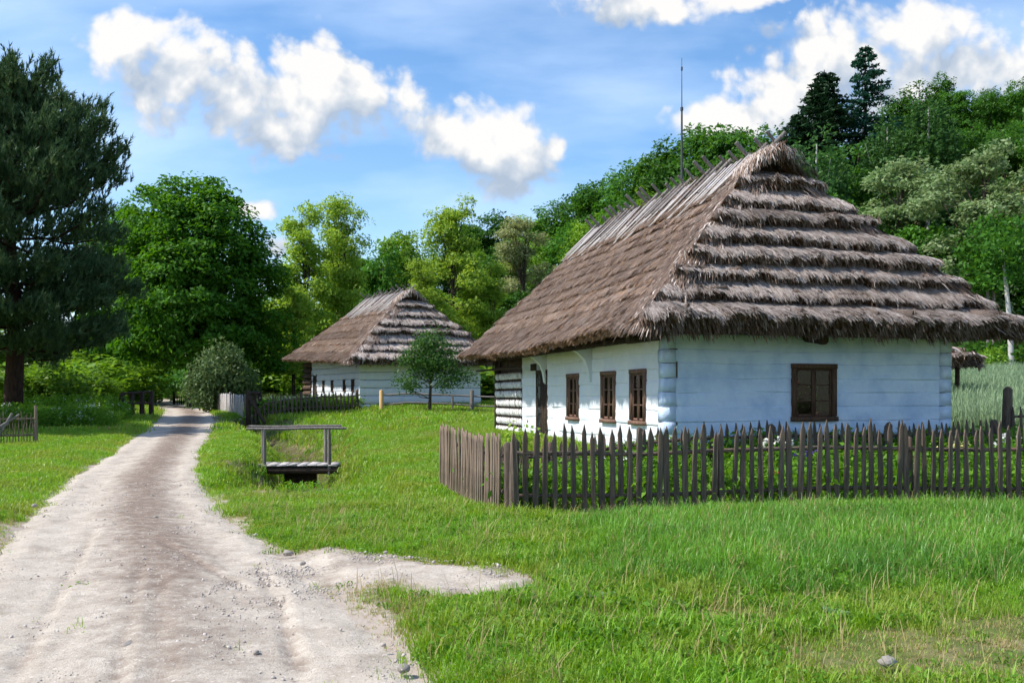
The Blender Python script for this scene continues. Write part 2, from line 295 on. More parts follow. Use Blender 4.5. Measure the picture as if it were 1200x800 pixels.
# ------------------------------------------------------------------ the lie of the land
HC = np.array([2.78, 17.0]); HN = np.array([0.9625, 0.2714]); HD = np.array([-0.2714, 0.9625])   # big cottage: near corner, gable direction, long direction
HW, HL, HZ = 6.15, 11.95, 0.42
RZ = np.array([-6, 0, 5.4, 7.1, 9.8, 11.3, 13.4, 16.9, 20.1, 24.6, 34.6, 45.6, 57.9, 71.5, 79, 95])
RR = np.array([2.6, 1.2, -.42, -1.1, -2.27, -3.08, -4.1, -5.5, -6.7, -8.1, -11.0, -14.2, -18.7, -25, -30, -46])
LZ = np.array([-6, 0, 5.4, 10.4, 13.4, 18.3, 24.6, 29.8, 37.6, 45.6, 55, 65, 79, 95])
LX = np.array([0.0, -1.6, -3.7, -5.67, -6.9, -8.7, -10.5, -12.2, -14.6, -17.3, -20.5, -25.0, -33.5, -52])
_zz = np.linspace(-6, 95, 400)
def _sm(z, x):
    v = np.interp(_zz, z, x); k = np.hanning(17); k /= k.sum(); return np.convolve(np.pad(v, 8, mode='edge'), k, 'valid')
_R = _sm(RZ, RR); _L = _sm(LZ, LX)
def road_lr(y): return np.interp(y, _zz, _L), np.interp(y, _zz, _R)
DP = np.array([(-15.6, 47), (-12.6, 43.5), (-9.7, 38.5), (-7.2, 32.5), (-5.9, 27.5), (-5.2, 23.2), (-4.55, 20), (-4.0, 17.6), (-3.7, 16.2)])   # ditch
def seg_dist(x, y, P):
    best = np.full(np.shape(x), 1e9); tt = np.zeros(np.shape(x)); n = len(P) - 1
    for i in range(n):
        a, b = P[i], P[i + 1]; d = b - a; t = np.clip(((x - a[0]) * d[0] + (y - a[1]) * d[1]) / (d @ d), 0, 1)
        q = np.hypot(x - a[0] - t * d[0], y - a[1] - t * d[1]); m = q < best
        best = np.where(m, q, best); tt = np.where(m, (i + t) / n, tt)
    return best, tt
def T(x, y):
    x = np.asarray(x, float); y = np.asarray(y, float)
    z = 0.02 * np.clip(y - 15, 0, 75) + 0.02 * np.minimum(0, (np.clip(y, 0, 15) - 15)) * 0
    a = (x - HC[0]) * HN[0] + (y - HC[1]) * HN[1]; b = (x - HC[0]) * HD[0] + (y - HC[1]) * HD[1]
    z = z + 0.42 * sstep(-2.6, -0.4, a) * sstep(-3.2, -0.3, b) * (1 - 0.35 * sstep(6, 16, b))
    z = z + 1.25 * sstep(22, 46, y) * sstep(2, 18, x + 0.1 * (y - 30))
    q = y + 0.55 * x
    z = z + 15.0 * sstep(58, 150, q) * sstep(-105, -5, x) + 9 * sstep(110, 260, y) * (1 - sstep(-105, -5, x))
    z = z + 16 * sstep(70, 130, y + 1.1 * x) * sstep(10, 60, x)
    # hump for the second cottage, road edge banks
    z = z + 0.30 * np.exp(-(((x + 6.5) / 6.5) ** 2 + ((y - 50) / 9) ** 2) ** 2)
    L_, R_ = road_lr(y)
    inr = sstep(0, 1.0, np.minimum(x - L_ + 0.5, R_ - x + 0.5))
    d, t = seg_dist(x, y, DP)
    depth = 1.35 * (1 - sstep(0.86, 1.0, t)) * (0.6 + 0.4 * sstep(0, 0.2, t))
    z = z - depth * (1 - sstep(0.10, 1.40 + 0.55 * sstep(.9, 2.2, np.abs(y - 23.2)) * (y < 42) + 0.3 * (fbm(x * .7, y * .7)), d)) * (1 - inr)
    z = z + (0.10 * fbm(x * 0.45, y * 0.45, 3) + 0.05 * fbm(x * 2.1 + 7, y * 2.1, 3)) * (1 - inr * 0.85)
    z = z + 0.05 * (1 - inr) * sstep(0, .4, np.minimum(np.abs(x - L_), np.abs(R_ - x)))
    return z - 0.06 * inr
def Tz(x, y): return float(T(np.array([x]), np.array([y]))[0])
def hab(x, y):
    return (x - HC[0]) * HN[0] + (y - HC[1]) * HN[1], (x - HC[0]) * HD[0] + (y - HC[1]) * HD[1]
SPUR = np.array([(-2.6, 9.6), (-1.7, 9.0), (-.75, 8.45), (-.35, 8.25)])
def road_mask(x, y):
    """>0 inside the bare road, metres from the edge"""
    L_, R_ = road_lr(y); m = np.minimum(x - L_, R_ - x)
    d, t = seg_dist(x, y, SPUR); w = 0.72 - 0.22 * t + 0.75 * fbm(x * 1.7 + 31, y * 1.7, 4)
    return np.maximum(m, w - d)

def axis(lo, hi, step, far_lo, far_hi, g=1.13):
    a = list(np.arange(lo, hi, step)); s = step
    while a[-1] < far_hi: s = min(s * g, 12); a.append(a[-1] + s)
    s = step; b = [a[0]]
    while b[-1] > far_lo: s = min(s * g, 12); b.append(b[-1] - s)
    return np.array(b[:0:-1] + a)
MT['ground'] = surf('turf soil', (0.07, 0.10, 0.02), (0.12, 0.16, 0.035), 2.5, (1, 1, 1), 0.95, 0.7, 20, c3=(0.27, 0.215, 0.12), c3scale=0.8, c3lo=0.52, c3hi=0.64, world=True)
def ground_material():
    m = MT['ground']; nt = m.node_tree; N = nt.nodes; L = nt.links; b = [n for n in N if n.type == 'BSDF_PRINCIPLED'][0]
    old = b.inputs['Base Color'].links[0].from_socket; at = N.new('ShaderNodeAttribute'); at.attribute_name = 'bare'
    g = N.new('ShaderNodeNewGeometry'); n = N.new('ShaderNodeTexNoise'); n.inputs['Scale'].default_value = 7; n.inputs['Detail'].default_value = 7; n.inputs['Roughness'].default_value = .7; L.new(g.outputs['Position'], n.inputs['Vector'])
    a = N.new('ShaderNodeMath'); a.operation = 'ADD'; L.new(n.outputs[0], a.inputs[0]); L.new(at.outputs['Fac'], a.inputs[1])
    r = N.new('ShaderNodeMapRange'); r.inputs[1].default_value = .85; r.inputs[2].default_value = 1.12; L.new(a.outputs[0], r.inputs[0])
    c = N.new('ShaderNodeMixRGB'); c.inputs[1].default_value = (.28, .225, .18, 1); c.inputs[2].default_value = (.46, .395, .345, 1); L.new(n.outputs[0], c.inputs[0])
    x = N.new('ShaderNodeMixRGB'); L.new(r.outputs[0], x.inputs[0]); L.new(old, x.inputs[1]); L.new(c.outputs[0], x.inputs[2])
    ae = N.new('ShaderNodeAttribute'); ae.attribute_name = 'earth_shade'; sm = N.new('ShaderNodeMath'); sm.operation = 'ADD'; L.new(n.outputs[0], sm.inputs[0]); L.new(ae.outputs['Fac'], sm.inputs[1])
    r2 = N.new('ShaderNodeMapRange'); r2.inputs[1].default_value = .75; r2.inputs[2].default_value = 1.0; L.new(sm.outputs[0], r2.inputs[0])
    y = N.new('ShaderNodeMixRGB'); L.new(r2.outputs[0], y.inputs[0]); L.new(x.outputs[0], y.inputs[1]); y.inputs[2].default_value = (.075, .062, .030, 1); L.new(y.outputs[0], b.inputs['Base Color']); return m
gx = axis(-10, 8, 0.16, -420, 420); gy = axis(3, 30, 0.16, -40, 560)
gX, gY = np.meshgrid(gx, gy); mb = MB(); mb.grid(np.stack([gX, gY, T(gX, gY)], -1))
ground = tag(mb.build('ground', ground_material(), smooth=True), 'grassy ground rising to a wooded hill', None, kind='structure')

ground.data.attributes.new('bare', 'FLOAT', 'POINT').data.foreach_set('value', sstep(-.55, .15, road_mask(gX, gY)).astype(np.float32).ravel())
ground.data.attributes.new('earth_shade', 'FLOAT', 'POINT').data.foreach_set('value', (.6 * sstep(1.25, .45, seg_dist(gX, gY, DP)[0]) * sstep(15.5, 18, gY)).astype(np.float32).ravel())  # dark ditch soil, spread wider to paint in the shade of the gully
# road sheet
def road_material():
    m, nt, N, L = new_mat('pale dirt road')
    out = N.new('ShaderNodeOutputMaterial'); b = N.new('ShaderNodeBsdfPrincipled'); L.new(b.outputs[0], out.inputs[0])
    at = N.new('ShaderNodeAttribute'); at.attribute_name = 'soil'
    g = N.new('ShaderNodeNewGeometry')
    def noise(s, d=6, r=0.65, st=(1, 1, 1)):
        mp = N.new('ShaderNodeMapping'); mp.inputs['Scale'].default_value = st; L.new(g.outputs['Position'], mp.inputs[0])
        n = N.new('ShaderNodeTexNoise'); n.inputs['Scale'].default_value = s; n.inputs['Detail'].default_value = d; n.inputs['Roughness'].default_value = r; L.new(mp.outputs[0], n.inputs['Vector']); return n.outputs[0]
    def rng_(i, a, b_): r = N.new('ShaderNodeMapRange'); r.inputs[1].default_value = a; r.inputs[2].default_value = b_; L.new(i, r.inputs[0]); return r.outputs[0]
    def mix(f, a, c):
        x = N.new('ShaderNodeMixRGB'); L.new(f, x.inputs[0])
        for i, v in ((1, a), (2, c)):
            if isinstance(v, tuple): x.inputs[i].default_value = (*v, 1)
            else: L.new(v, x.inputs[i])
        return x.outputs[0]
    c = mix(rng_(noise(3.0), 0.35, 0.68), (0.56, 0.495, 0.42), (0.44, 0.38, 0.315))
    c = mix(rng_(noise(1.7, 7, 0.62), 0.52, 0.74), c, (0.34, 0.28, 0.23))
    ad = N.new('ShaderNodeMath'); ad.operation = 'MULTIPLY_ADD'; L.new(noise(5.0, 8, 0.7), ad.inputs[0]); ad.inputs[1].default_value = 1.3; L.new(at.outputs['Fac'], ad.inputs[2])
    c = mix(rng_(ad.outputs[0], 0.76, 1.28), c, (0.225, 0.17, 0.135))
    c = mix(rng_(noise(38, 5, 0.7), 0.54, 0.68), c, (0.29, 0.24, 0.195))
    c = mix(rng_(noise(22, 6, 0.7), 0.58, 0.68), c, (0.66, 0.595, 0.535))
    L.new(c, b.inputs['Base Color']); b.inputs['Roughness'].default_value = 0.95; b.inputs['Specular IOR Level'].default_value = 0.15
    a2 = N.new('ShaderNodeMath'); a2.operation = 'ADD'; L.new(noise(16, 8, 0.75), a2.inputs[0]); L.new(noise(60, 4, 0.7), a2.inputs[1])
    bp = N.new('ShaderNodeBump'); bp.inputs['Strength'].default_value = 0.55; bp.inputs['Distance'].default_value = 0.03; L.new(a2.outputs[0], bp.inputs['Height']); L.new(bp.outputs[0], b.inputs['Normal'])
    return m
MT['road'] = road_material()
def tracks(x, y):
    """tyre grooves: lines in the ground plane, depth 0..1 with lugs"""
    out = np.zeros_like(x)
    for (x0, y0, x1, y1, w) in [(-1.55, 4.2, -3.55, 9.4, .09), (-2.45, 4.2, -5.5, 12.5, .06), (-1.15, 5.4, -2.6, 9.6, .06), (-2.2, 8.0, -4.2, 11.0, .05), (-3.3, 4.2, -4.8, 8.5, .06), (-1.85, 4.2, -3.7, 9.4, .05), (-.9, 4.2, -2.2, 8.8, .05)]:
        d, t = seg_dist(x, y, np.array([(x0, y0), (x1, y1)]))
        e = sstep(0, .1, t) * sstep(1, .8, t) * (0.5 + fbm(x * 1.3, y * 1.3))
        out = out + np.exp(-(d / w) ** 2) * np.clip(e, 0, 1) * (0.75 + 0.35 * np.sin(t * 330))
    return out
ry = np.concatenate([np.arange(-5, 3, .25), np.arange(3, 16, .05), np.arange(16, 32, .14), np.arange(32, 92, .5)])
L_, R_ = road_lr(ry); u = np.linspace(0, 1, 84)
ex = 0.25 * fbm(ry * 1.1, ry * 0 + 3.3, 4) + 0.12 * fbm(ry * 5, ry * 0 + 8)
ex2 = 0.25 * fbm(ry * 1.1 + 50, ry * 0 + 3.3, 4) + 0.12 * fbm(ry * 5 + 40, ry * 0 + 8)
rx = (L_ - 0.12 + ex)[:, None] * (1 - u) + (R_ + 0.12 + ex2)[:, None] * u; rY = np.repeat(ry[:, None], 84, 1)
trk = tracks(rx, rY)
rut = np.exp(-((u - 0.27) / .12) ** 2) + np.exp(-((u - 0.75) / .12) ** 2)
near = sstep(40, 15, rY)
edd = np.minimum(u, 1 - u)[None] * (rx[:, -1:] - rx[:, :1])
rz = T(rx, rY) - 0.02 + 0.088 * sstep(0, .55, edd) - 0.035 * rut[None] - 0.045 * trk + 0.022 * np.clip(np.roll(trk, 2, 1), 0, 1) + near * (0.026 * fbm(rx * 5, rY * 5, 5) + 0.014 * fbm(rx * 16, rY * 16, 3)) + 0.02 * np.sin(np.pi * u)[None]
rz[:, 0] -= .06; rz[:, -1] -= .06
mb = MB(); mb.grid(np.stack([rx, rY, rz], -1)); road = mb.build('road', MT['road'], smooth=True)
soil = (0.66 * np.exp(-((u - 0.52 - 0.05) / .20) ** 2)[None] * (0.45 + 0.55 * sstep(5, 11, rY)) + 0.34 * np.clip(trk, -1, 1) + 0.25 * fbm(rx * .8, rY * .8)).astype(np.float32)
at = road.data.attributes.new('soil', 'FLOAT', 'POINT'); at.data.foreach_set('value', soil.ravel())
tag(road, 'pale dirt road curving away past the cottages', kind='structure')
# gravel spur
sx = np.arange(-3.1, 0.5, .045); sy = np.arange(7.2, 10.6, .045); sX, sY = np.meshgrid(sx, sy)
d, t = seg_dist(sX, sY, SPUR); sm = 0.80 - 0.22 * t + 0.75 * fbm(sX * 1.7 + 31, sY * 1.7, 4) - d
sZ = T(sX, sY) + np.where(sm > 0, -.02 + .04 * sstep(0, .4, sm) + 0.02 * fbm(sX * 6, sY * 6, 5) + 0.02 * fbm(sX * 18, sY * 18, 2), -0.05)
mb = MB(); mb.grid(np.stack([sX, sY, sZ], -1)); spur = mb.build('gravel_turnout', MT['road'], smooth=True)
at = spur.data.attributes.new('soil', 'FLOAT', 'POINT'); at.data.foreach_set('value', (0.22 + 0.7 * fbm(sX * 2.5, sY * 2.5) + 0.4 * sstep(.35, 0, sm)).astype(np.float32).ravel())
tag(spur, 'pale gravel turnout branching off the dirt road', kind='structure')

# ------------------------------------------------------------------ thatch
class Plane:
    """roof plane: e metres along the eave, f metres up the slope"""
    def __init__(s, O, ex, up, fs, eL, eR):
        s.O = np.array(O, float); s.ex = np.array(ex, float); s.up = nrmz(np.array(up, float)); s.n = np.cross(s.ex, s.up); s.fs = fs; s.eL = eL; s.eR = eR
        s.F = fs[-1]
    def lo(s, f): return np.interp(f, s.fs, s.eL)
    def hi(s, f): return np.interp(f, s.fs, s.eR)
    def p(s, e, f, h): return s.O + np.multiply.outer(e, s.ex) + np.multiply.outer(f, s.up) + np.multiply.outer(h, s.n)
def add_strands(mb, P, D, Nn, Ln, w, lift, droop, mi, spread=0.35):
    """flat tapering straws from P along D"""
    side = nrmz(np.cross(D, Nn)) * w[:, None] * 0.5
    m = P + D * (Ln * 0.55)[:, None] + Nn * lift[:, None]
    t = P + D * Ln[:, None] + Nn * (lift * 0.6)[:, None]; t[:, 2] -= droop
    v = np.stack([P - side, P + side, m - side, m + side, t - side * spread, t + side * spread], 1)
    i = np.arange(len(P))[:, None] * 6
    f = np.concatenate([i + np.array([[0, 1, 3, 2]]), i + np.array([[2, 3, 5, 4]])], 0)
    for k in np.unique(mi):
        s = np.where(np.concatenate([mi, mi]) == k)[0]
        if len(s):
            used = mi == k; idx = np.cumsum(used) - 1
            mb.add(v[used].reshape(-1, 3), np.concatenate([(idx[used] * 6)[:, None] + np.array([[0, 1, 3, 2]]), (idx[used] * 6)[:, None] + np.array([[2, 3, 5, 4]])], 0), int(k))
STRAW = None
def straw_mats(): return [MT['straw'], MT['straw_slab'], MT['straw_butt'], MT['straw_brown'], MT['straw_gold']]
def thatch_course(name, parent, pl, f0, f1, h0, h1, dens, deform, seed, butt_mi=3, ragged=0.06, wid=0.016, buttd=1.0, top_mix=(0, 0, 0, 3), pad=0.10, bl=0.14):
    r = np.random.default_rng(seed); mb = MB()
    nu = max(10, int((pl.hi(f0) - pl.lo(f0)) / 0.10)); u = np.linspace(0, 1, nu)
    def E(f, uu): return (pl.lo(f) - pad) * (1 - uu) + (pl.hi(f) + pad) * uu
    e0 = E(f0, u); en = ragged * 2.0 * fbm(e0 * 1.6 + seed * 3.1, e0 * 0 + seed, 4) + ragged * 1.6 * fbm(e0 * .55 + seed * 1.3, e0 * 0 + seed * .7, 2) + ragged * 0.5 * r.normal(0, 1, nu)
    hn = 1 + 0.8 * fbm(e0 * 2.2 + seed, e0 * 0 + 5.5, 3)
    rows = []
    for (df, hh) in ((0.10, -0.02), (0.03, h0 * 0.35), (0.0, h0 * 0.75), (0.05, h0 * 0.98)):
        f = f0 + df + en; rows.append(pl.p(E(f, u), f, hh * hn))
    for k in (0.35, 0.7, 1.0):
        f = f0 + (f1 + 0.10 - f0) * k + en * (1 - k); rows.append(pl.p(E(f, u), f, (h0 + (h1 - h0) * k) * (hn * (1 - k) + k)))
    R = np.array(rows)
    mb.grid(deform(R[:3].reshape(-1, 3)).reshape(3, nu, 3), 2); mb.grid(deform(R[2:].reshape(-1, 3)).reshape(-1, nu, 3), 1)
    area = (pl.hi(f0) - pl.lo(f0)) * (f1 - f0 + 0.2)
    n = int(area * dens)
    if n:
        f = r.uniform(f0 + 0.10, f1 + 0.28, n); e = E(f, r.uniform(-0.0, 1.0, n))
        L = r.uniform(0.22, 0.46, n); L = np.minimum(L, f - f0 + r.uniform(-0.03, 0.12, n)); L = np.maximum(L, 0.06)
        hk = lambda ff: h0 + (h1 - h0) * np.clip((ff - f0) / (f1 + .10 - f0), 0, 1.3)
        hnf = np.interp(e, E(f0, u), hn)
        P = pl.p(e, f, hk(f) * (hnf * (1 - np.clip((f - f0) / (f1 - f0), 0, 1)) + np.clip((f - f0) / (f1 - f0), 0, 1)) + r.uniform(0.004, 0.028, n) + .05 * np.clip(fbm(e * 6 + seed, f * 6, 2), 0, .5))
        enf = np.interp(e, E(f0, u), en)
        tipf = f - L + enf * 0.8
        Q = pl.p(e + r.normal(0, 0.035, n), tipf, hk(tipf) * hnf + .008 + r.uniform(0.0, 0.05, n) * r.random(n) + .09 * np.clip(fbm(e * 6 + seed, f * 6, 2), 0, .5))
        P = deform(P); Q = deform(Q); D = Q - P; Ln = np.linalg.norm(D, axis=1); D = D / Ln[:, None]
        mi = np.array(top_mix)[r.integers(0, len(top_mix), n)]
        add_strands(mb, P, D, np.repeat(pl.n[None], n, 0), Ln, r.uniform(0.6, 1.5, n) * wid, r.uniform(0, 0.02, n), r.uniform(0, 0.03, n), mi)
        nb = int((pl.hi(f0) - pl.lo(f0)) * h0 * 1500 * buttd * (dens / 900))
        e = E(f0, r.uniform(0, 1, nb)); enf = np.interp(e, E(f0, u), en); hh = r.uniform(0.0, 1.0, nb) * h0 * np.interp(e, E(f0, u), hn)
        P = deform(pl.p(e, f0 + enf + 0.08, hh)); D = -pl.up + r.normal(0, 0.16, (nb, 3)) + np.array([0, 0, -0.25])
        add_strands(mb, P, nrmz(D), nrmz(np.repeat(pl.n[None], nb, 0) + r.normal(0, .5, (nb, 3))), r.uniform(0.5, 1.25, nb) * bl, r.uniform(0.7, 1.4, nb) * wid, np.zeros(nb), np.zeros(nb), np.where(r.random(nb) < 0.92, butt_mi, 0))
    return mb.build(name, straw_mats(), parent)
def hip_roof(root, Wd, Ld, o, ze, zr, yh0, yr0, yh1, yr1, gab, deform, n_hip, n_side, dens, seed, wid=0.016, hidden=True, o_far=None):
    """half-hipped thatched roof with a gablet; returns the roof part"""
    of = o if o_far is None else o_far
    H = zr - ze; zg = zr - gab; k = (Wd / 2 + o) / H; c0 = (yh0 + o) / H; c1 = (Ld + of - yh1) / H
    g = (zg - ze)
    # core
    mb = MB()
    b = [(-o, -o, ze), (Wd + o, -o, ze), (Wd + o, Ld + of, ze), (-o, Ld + of, ze)]
    v = np.array(b + [(-o + k * g, -o + c0 * g, zg), (Wd + o - k * g, -o + c0 * g, zg), (Wd + o - k * g, Ld + of - c1 * g, zg), (-o + k * g, Ld + of - c1 * g, zg), (Wd / 2, -o + c0 * g + .12, zr - .05), (Wd / 2, Ld + of - c1 * g - .12, zr - .05)])
    v[:, 2] -= 0.03; v = deform(v)
    mb.add(v, [(3, 2, 1, 0), (0, 1, 5, 4), (1, 2, 6, 5), (2, 3, 7, 6), (3, 0, 4, 7)]); mb.add(v, [(5, 6, 9, 8), (7, 4, 8, 9)]); mb.add(v, [(4, 5, 8), (6, 7, 9)])
    roof = mb.build('roof', MT['core'], root)
    # planes
    sl = math.hypot(1, k); F = H * sl
    near = Plane((-o, -o, ze), (1, 0, 0), (0, c0, 1), [0, g * math.hypot(1, c0)], [0, k * g], [Wd + 2 * o, Wd + 2 * o - k * g])
    left = Plane((-o, Ld + of, ze), (0, -1, 0), (k, 0, 1), [0, g * sl, F], [0, c1 * g, Ld + of - yr1], [Ld + o + of, Ld + o + of - c0 * g, Ld + of - yr0])
    right = Plane((Wd + o, -o, ze), (0, 1, 0), (-k, 0, 1), [0, g * sl, F], [0, c0 * g, yr0 + o], [Ld + o + of, Ld + o + of - c1 * g, yr1 + o])
    far = Plane((Wd + o, Ld + of, ze), (-1, 0, 0), (0, -c1, 1), [0, g * math.hypot(1, c1)], [0, k * g], [Wd + 2 * o, Wd + 2 * o - k * g])
    for pl, n, h0, bm, dn, rag, kw in ((near, n_hip, 0.34, 3, dens * .95, 0.11, dict(top_mix=(0, 0, 0, 0, 0, 3), bl=.2, buttd=.45)), (left, n_side, 0.115, 4, dens * .8, 0.045, dict(buttd=1.6, bl=0.12, top_mix=(0, 3, 3, 3, 3, 3, 4))), (right, n_side, 0.09, 3, dens * (0.12 if hidden else 0.5), 0.04, {}), (far, n_hip, 0.15, 3, dens * 0.1, 0.05, {})):
        st = pl.F / n
        rj = np.random.default_rng(seed * 7 + n); cut = np.arange(n + 1) * st; cut[1:-1] += rj.uniform(-.13, .13, n - 1) * st
        for i in range(n):
            hh = h0 * (1.65 if i == 0 else rj.uniform(.75, 1.2))
            thatch_course('thatch_course', roof, pl, cut[i] - (0.10 if i == 0 else 0), cut[i + 1], hh, 0.03, dn, deform, seed * 100 + i + 31 * n + int(pl.n[0] * 7), bm, rag, wid, **kw)
    # shaggy hips
    r = np.random.default_rng(seed + 5)
    for (A, B, nx, ny) in (((-o, -o, ze), (-o + k * g, -o + c0 * g, zg), -1, -1), ((Wd + o, -o, ze), (Wd + o - k * g, -o + c0 * g, zg), 1, -1)):
        A = np.array(A, float); B = np.array(B, float); ln = np.linalg.norm(B - A); d = (A - B) / ln
        mb = MB(); n = int(ln * dens * 0.7)
        up = nrmz(np.array([nx, ny * 0.8, 1.3])); s = nrmz(np.cross(d, up))
        tt = r.random(n); a = r.normal(0, 0.26, n) * (0.55 + 0.6 * fbm(tt * 14 + seed, tt * 0, 2) + 0.2)
        rad = 0.16 * (1 - (a / 0.7) ** 2) + 0.03 * fbm(tt * 22, tt * 0 + 4, 2)
        P = A + np.multiply.outer(tt, B - A) + np.multiply.outer(a, s) + np.multiply.outer(rad - 0.25 * np.abs(a), up)
        D = d + np.multiply.outer(a * 0.9 + r.normal(0, 0.10, n), s) + np.multiply.outer(r.uniform(-.14, .06, n), up)
        add_strands(mb, deform(P), nrmz(D), nrmz(np.repeat(up[None], n, 0) + np.multiply.outer(a * 1.5, s)), r.uniform(0.18, 0.42, n), r.uniform(.7, 1.5, n) * wid, r.uniform(0, .03, n), r.uniform(0, 0.05, n), np.where(r.random(n) < .08, 0, np.where(r.random(n) < .6, 1, 3)))
        # packed body under the strands
        q = np.linspace(0, 1, 26)[:, None]; ang = np.linspace(-1.25, 1.25, 7)
        body = (A + d * 0.05 + q * (B - A))[:, None] + (np.sin(ang)[None, :, None] * s * 0.30 + (np.cos(ang)[None, :, None] - 0.55) * up * 0.27) * (1 + 0.35 * fbm(q * 12, q * 0 + seed, 3))[:, None]
        mb.grid(deform(body.reshape(-1, 3)).reshape(26, 7, 3), 1)
        mb.build('hip_thatch', straw_mats(), roof)
    # brow over the gablet
    mb = MB(); n = int(1500 * dens / 900)
    yg = -o + c0 * g; hw = gab * k + 0.28
    x = r.uniform(-1, 1, n); zt = zr + 0.10 - (gab + 0.05) * np.abs(x) ** 1.6
    P = np.stack([Wd / 2 + x * hw, yr0 + r.uniform(-.12, .55, n) , zt + r.uniform(-.10, .05, n)], 1)
    D = np.stack([x * 0.55 + r.normal(0, .2, n), -0.55 + r.normal(0, .3, n), -0.75 - 0.4 * np.abs(x) + r.normal(0, .15, n)], 1)
    add_strands(mb, deform(P), nrmz(D), nrmz(np.stack([x, -np.full(n, .6), np.full(n, .7)], 1)), r.uniform(.12, .34, n), r.uniform(.7, 1.5, n) * wid, r.uniform(0, .03, n), r.uniform(0, .05, n), np.where(r.random(n) < .62, 3, 0))
    th = np.linspace(-1, 1, 15)
    arch = []
    for (yy, dz, sc) in ((yr0 - .04, -0.02, .93), (yr0 + .10, .06, 1.0), (yr0 + .5, .02, 1.0)):
        arch.append(np.stack([Wd / 2 + th * hw * sc, np.full(15, yy) + .25 * np.abs(th), zr + .05 + dz - (gab + .1) * np.abs(th) ** 1.5], 1))
    mb.grid(deform(np.array(arch).reshape(-1, 3)).reshape(3, 15, 3), 2)
    low = arch[0].copy(); low[:, 2] -= 0.22; low[:, 1] += .22
    mb.grid(deform(np.array([low, arch[0]]).reshape(-1, 3)).reshape(2, 15, 3), 2)
    mb.build('gablet_brow', straw_mats(), roof)
    return roof, left, right
def ridge_boards(roof, left, right, yr0, yr1, Ld, Wd, zr, deform, n, seed, plen=1.5, n_stick=13, fine=True, lift=0.1):
    r = random.Random(seed)
    for i in range(n):
        y = yr0 - 0.12 + (yr1 - yr0 + 0.2) * (i + r.uniform(-.3, .3)) / (n - 1)
        ln = plen * r.uniform(0.8, 1.12); w = r.uniform(0.06, 0.125); over = r.uniform(-0.04, 0.10)
        P0 = left.O + np.array([0, y - left.O[1], 0]) + left.up * (left.F + over) + left.n * (lift + r.uniform(0, .05))
        P1 = P0 - left.up * ln + np.array([0, r.uniform(-.12, .12), 0]) + left.n * r.uniform(-.01, .03)
        P0, P1 = deform(np.array([P0, P1])); d = nrmz(P1 - P0); s = nrmz(np.cross(d, left.n)) * w / 2; t = left.n * 0.022
        mb = MB(); v = np.array([P0 - s, P0 + s, P1 + s, P1 - s, P0 - s + t, P0 + s + t, P1 + s + t, P1 - s + t])
        mb.add(v, [(0, 1, 2, 3), (7, 6, 5, 4), (4, 5, 1, 0), (5, 6, 2, 1), (6, 7, 3, 2), (7, 4, 0, 3)]); mb.build('ridge_plank', MT['plank'], roof, fix=True)
    for i in range(n_stick):
        y = yr0 + 0.1 + (yr1 - yr0 - 0.1) * (i + r.uniform(-.28, .28)) / (n_stick - 1)
        for pl, sgn in ((right, 1), (left, 0)):
            if sgn == 0 and r.random() < (0.45 if 1 < i < n_stick - 1 else 0.0): continue
            over = r.uniform(0.34, 0.62) if sgn else r.uniform(0.2, 0.42)
            c = np.array([pl.O[0], y + (0.1 if sgn else 0), pl.O[2]]) + pl.n * (lift + .05)
            P0 = c + pl.up * (pl.F + over); P1 = c + pl.up * (pl.F - 0.9)
            P0, P1 = deform(np.array([P0, P1])); mb = MB(); ra = r.uniform(.032, .048)
            mb.tube(np.array([P0, (P0 + P1) / 2, P1]), [ra, ra, ra * .9], 6 if fine else 4); mb.build('ridge_stick', MT['grey_wood'], roof, fix=False)
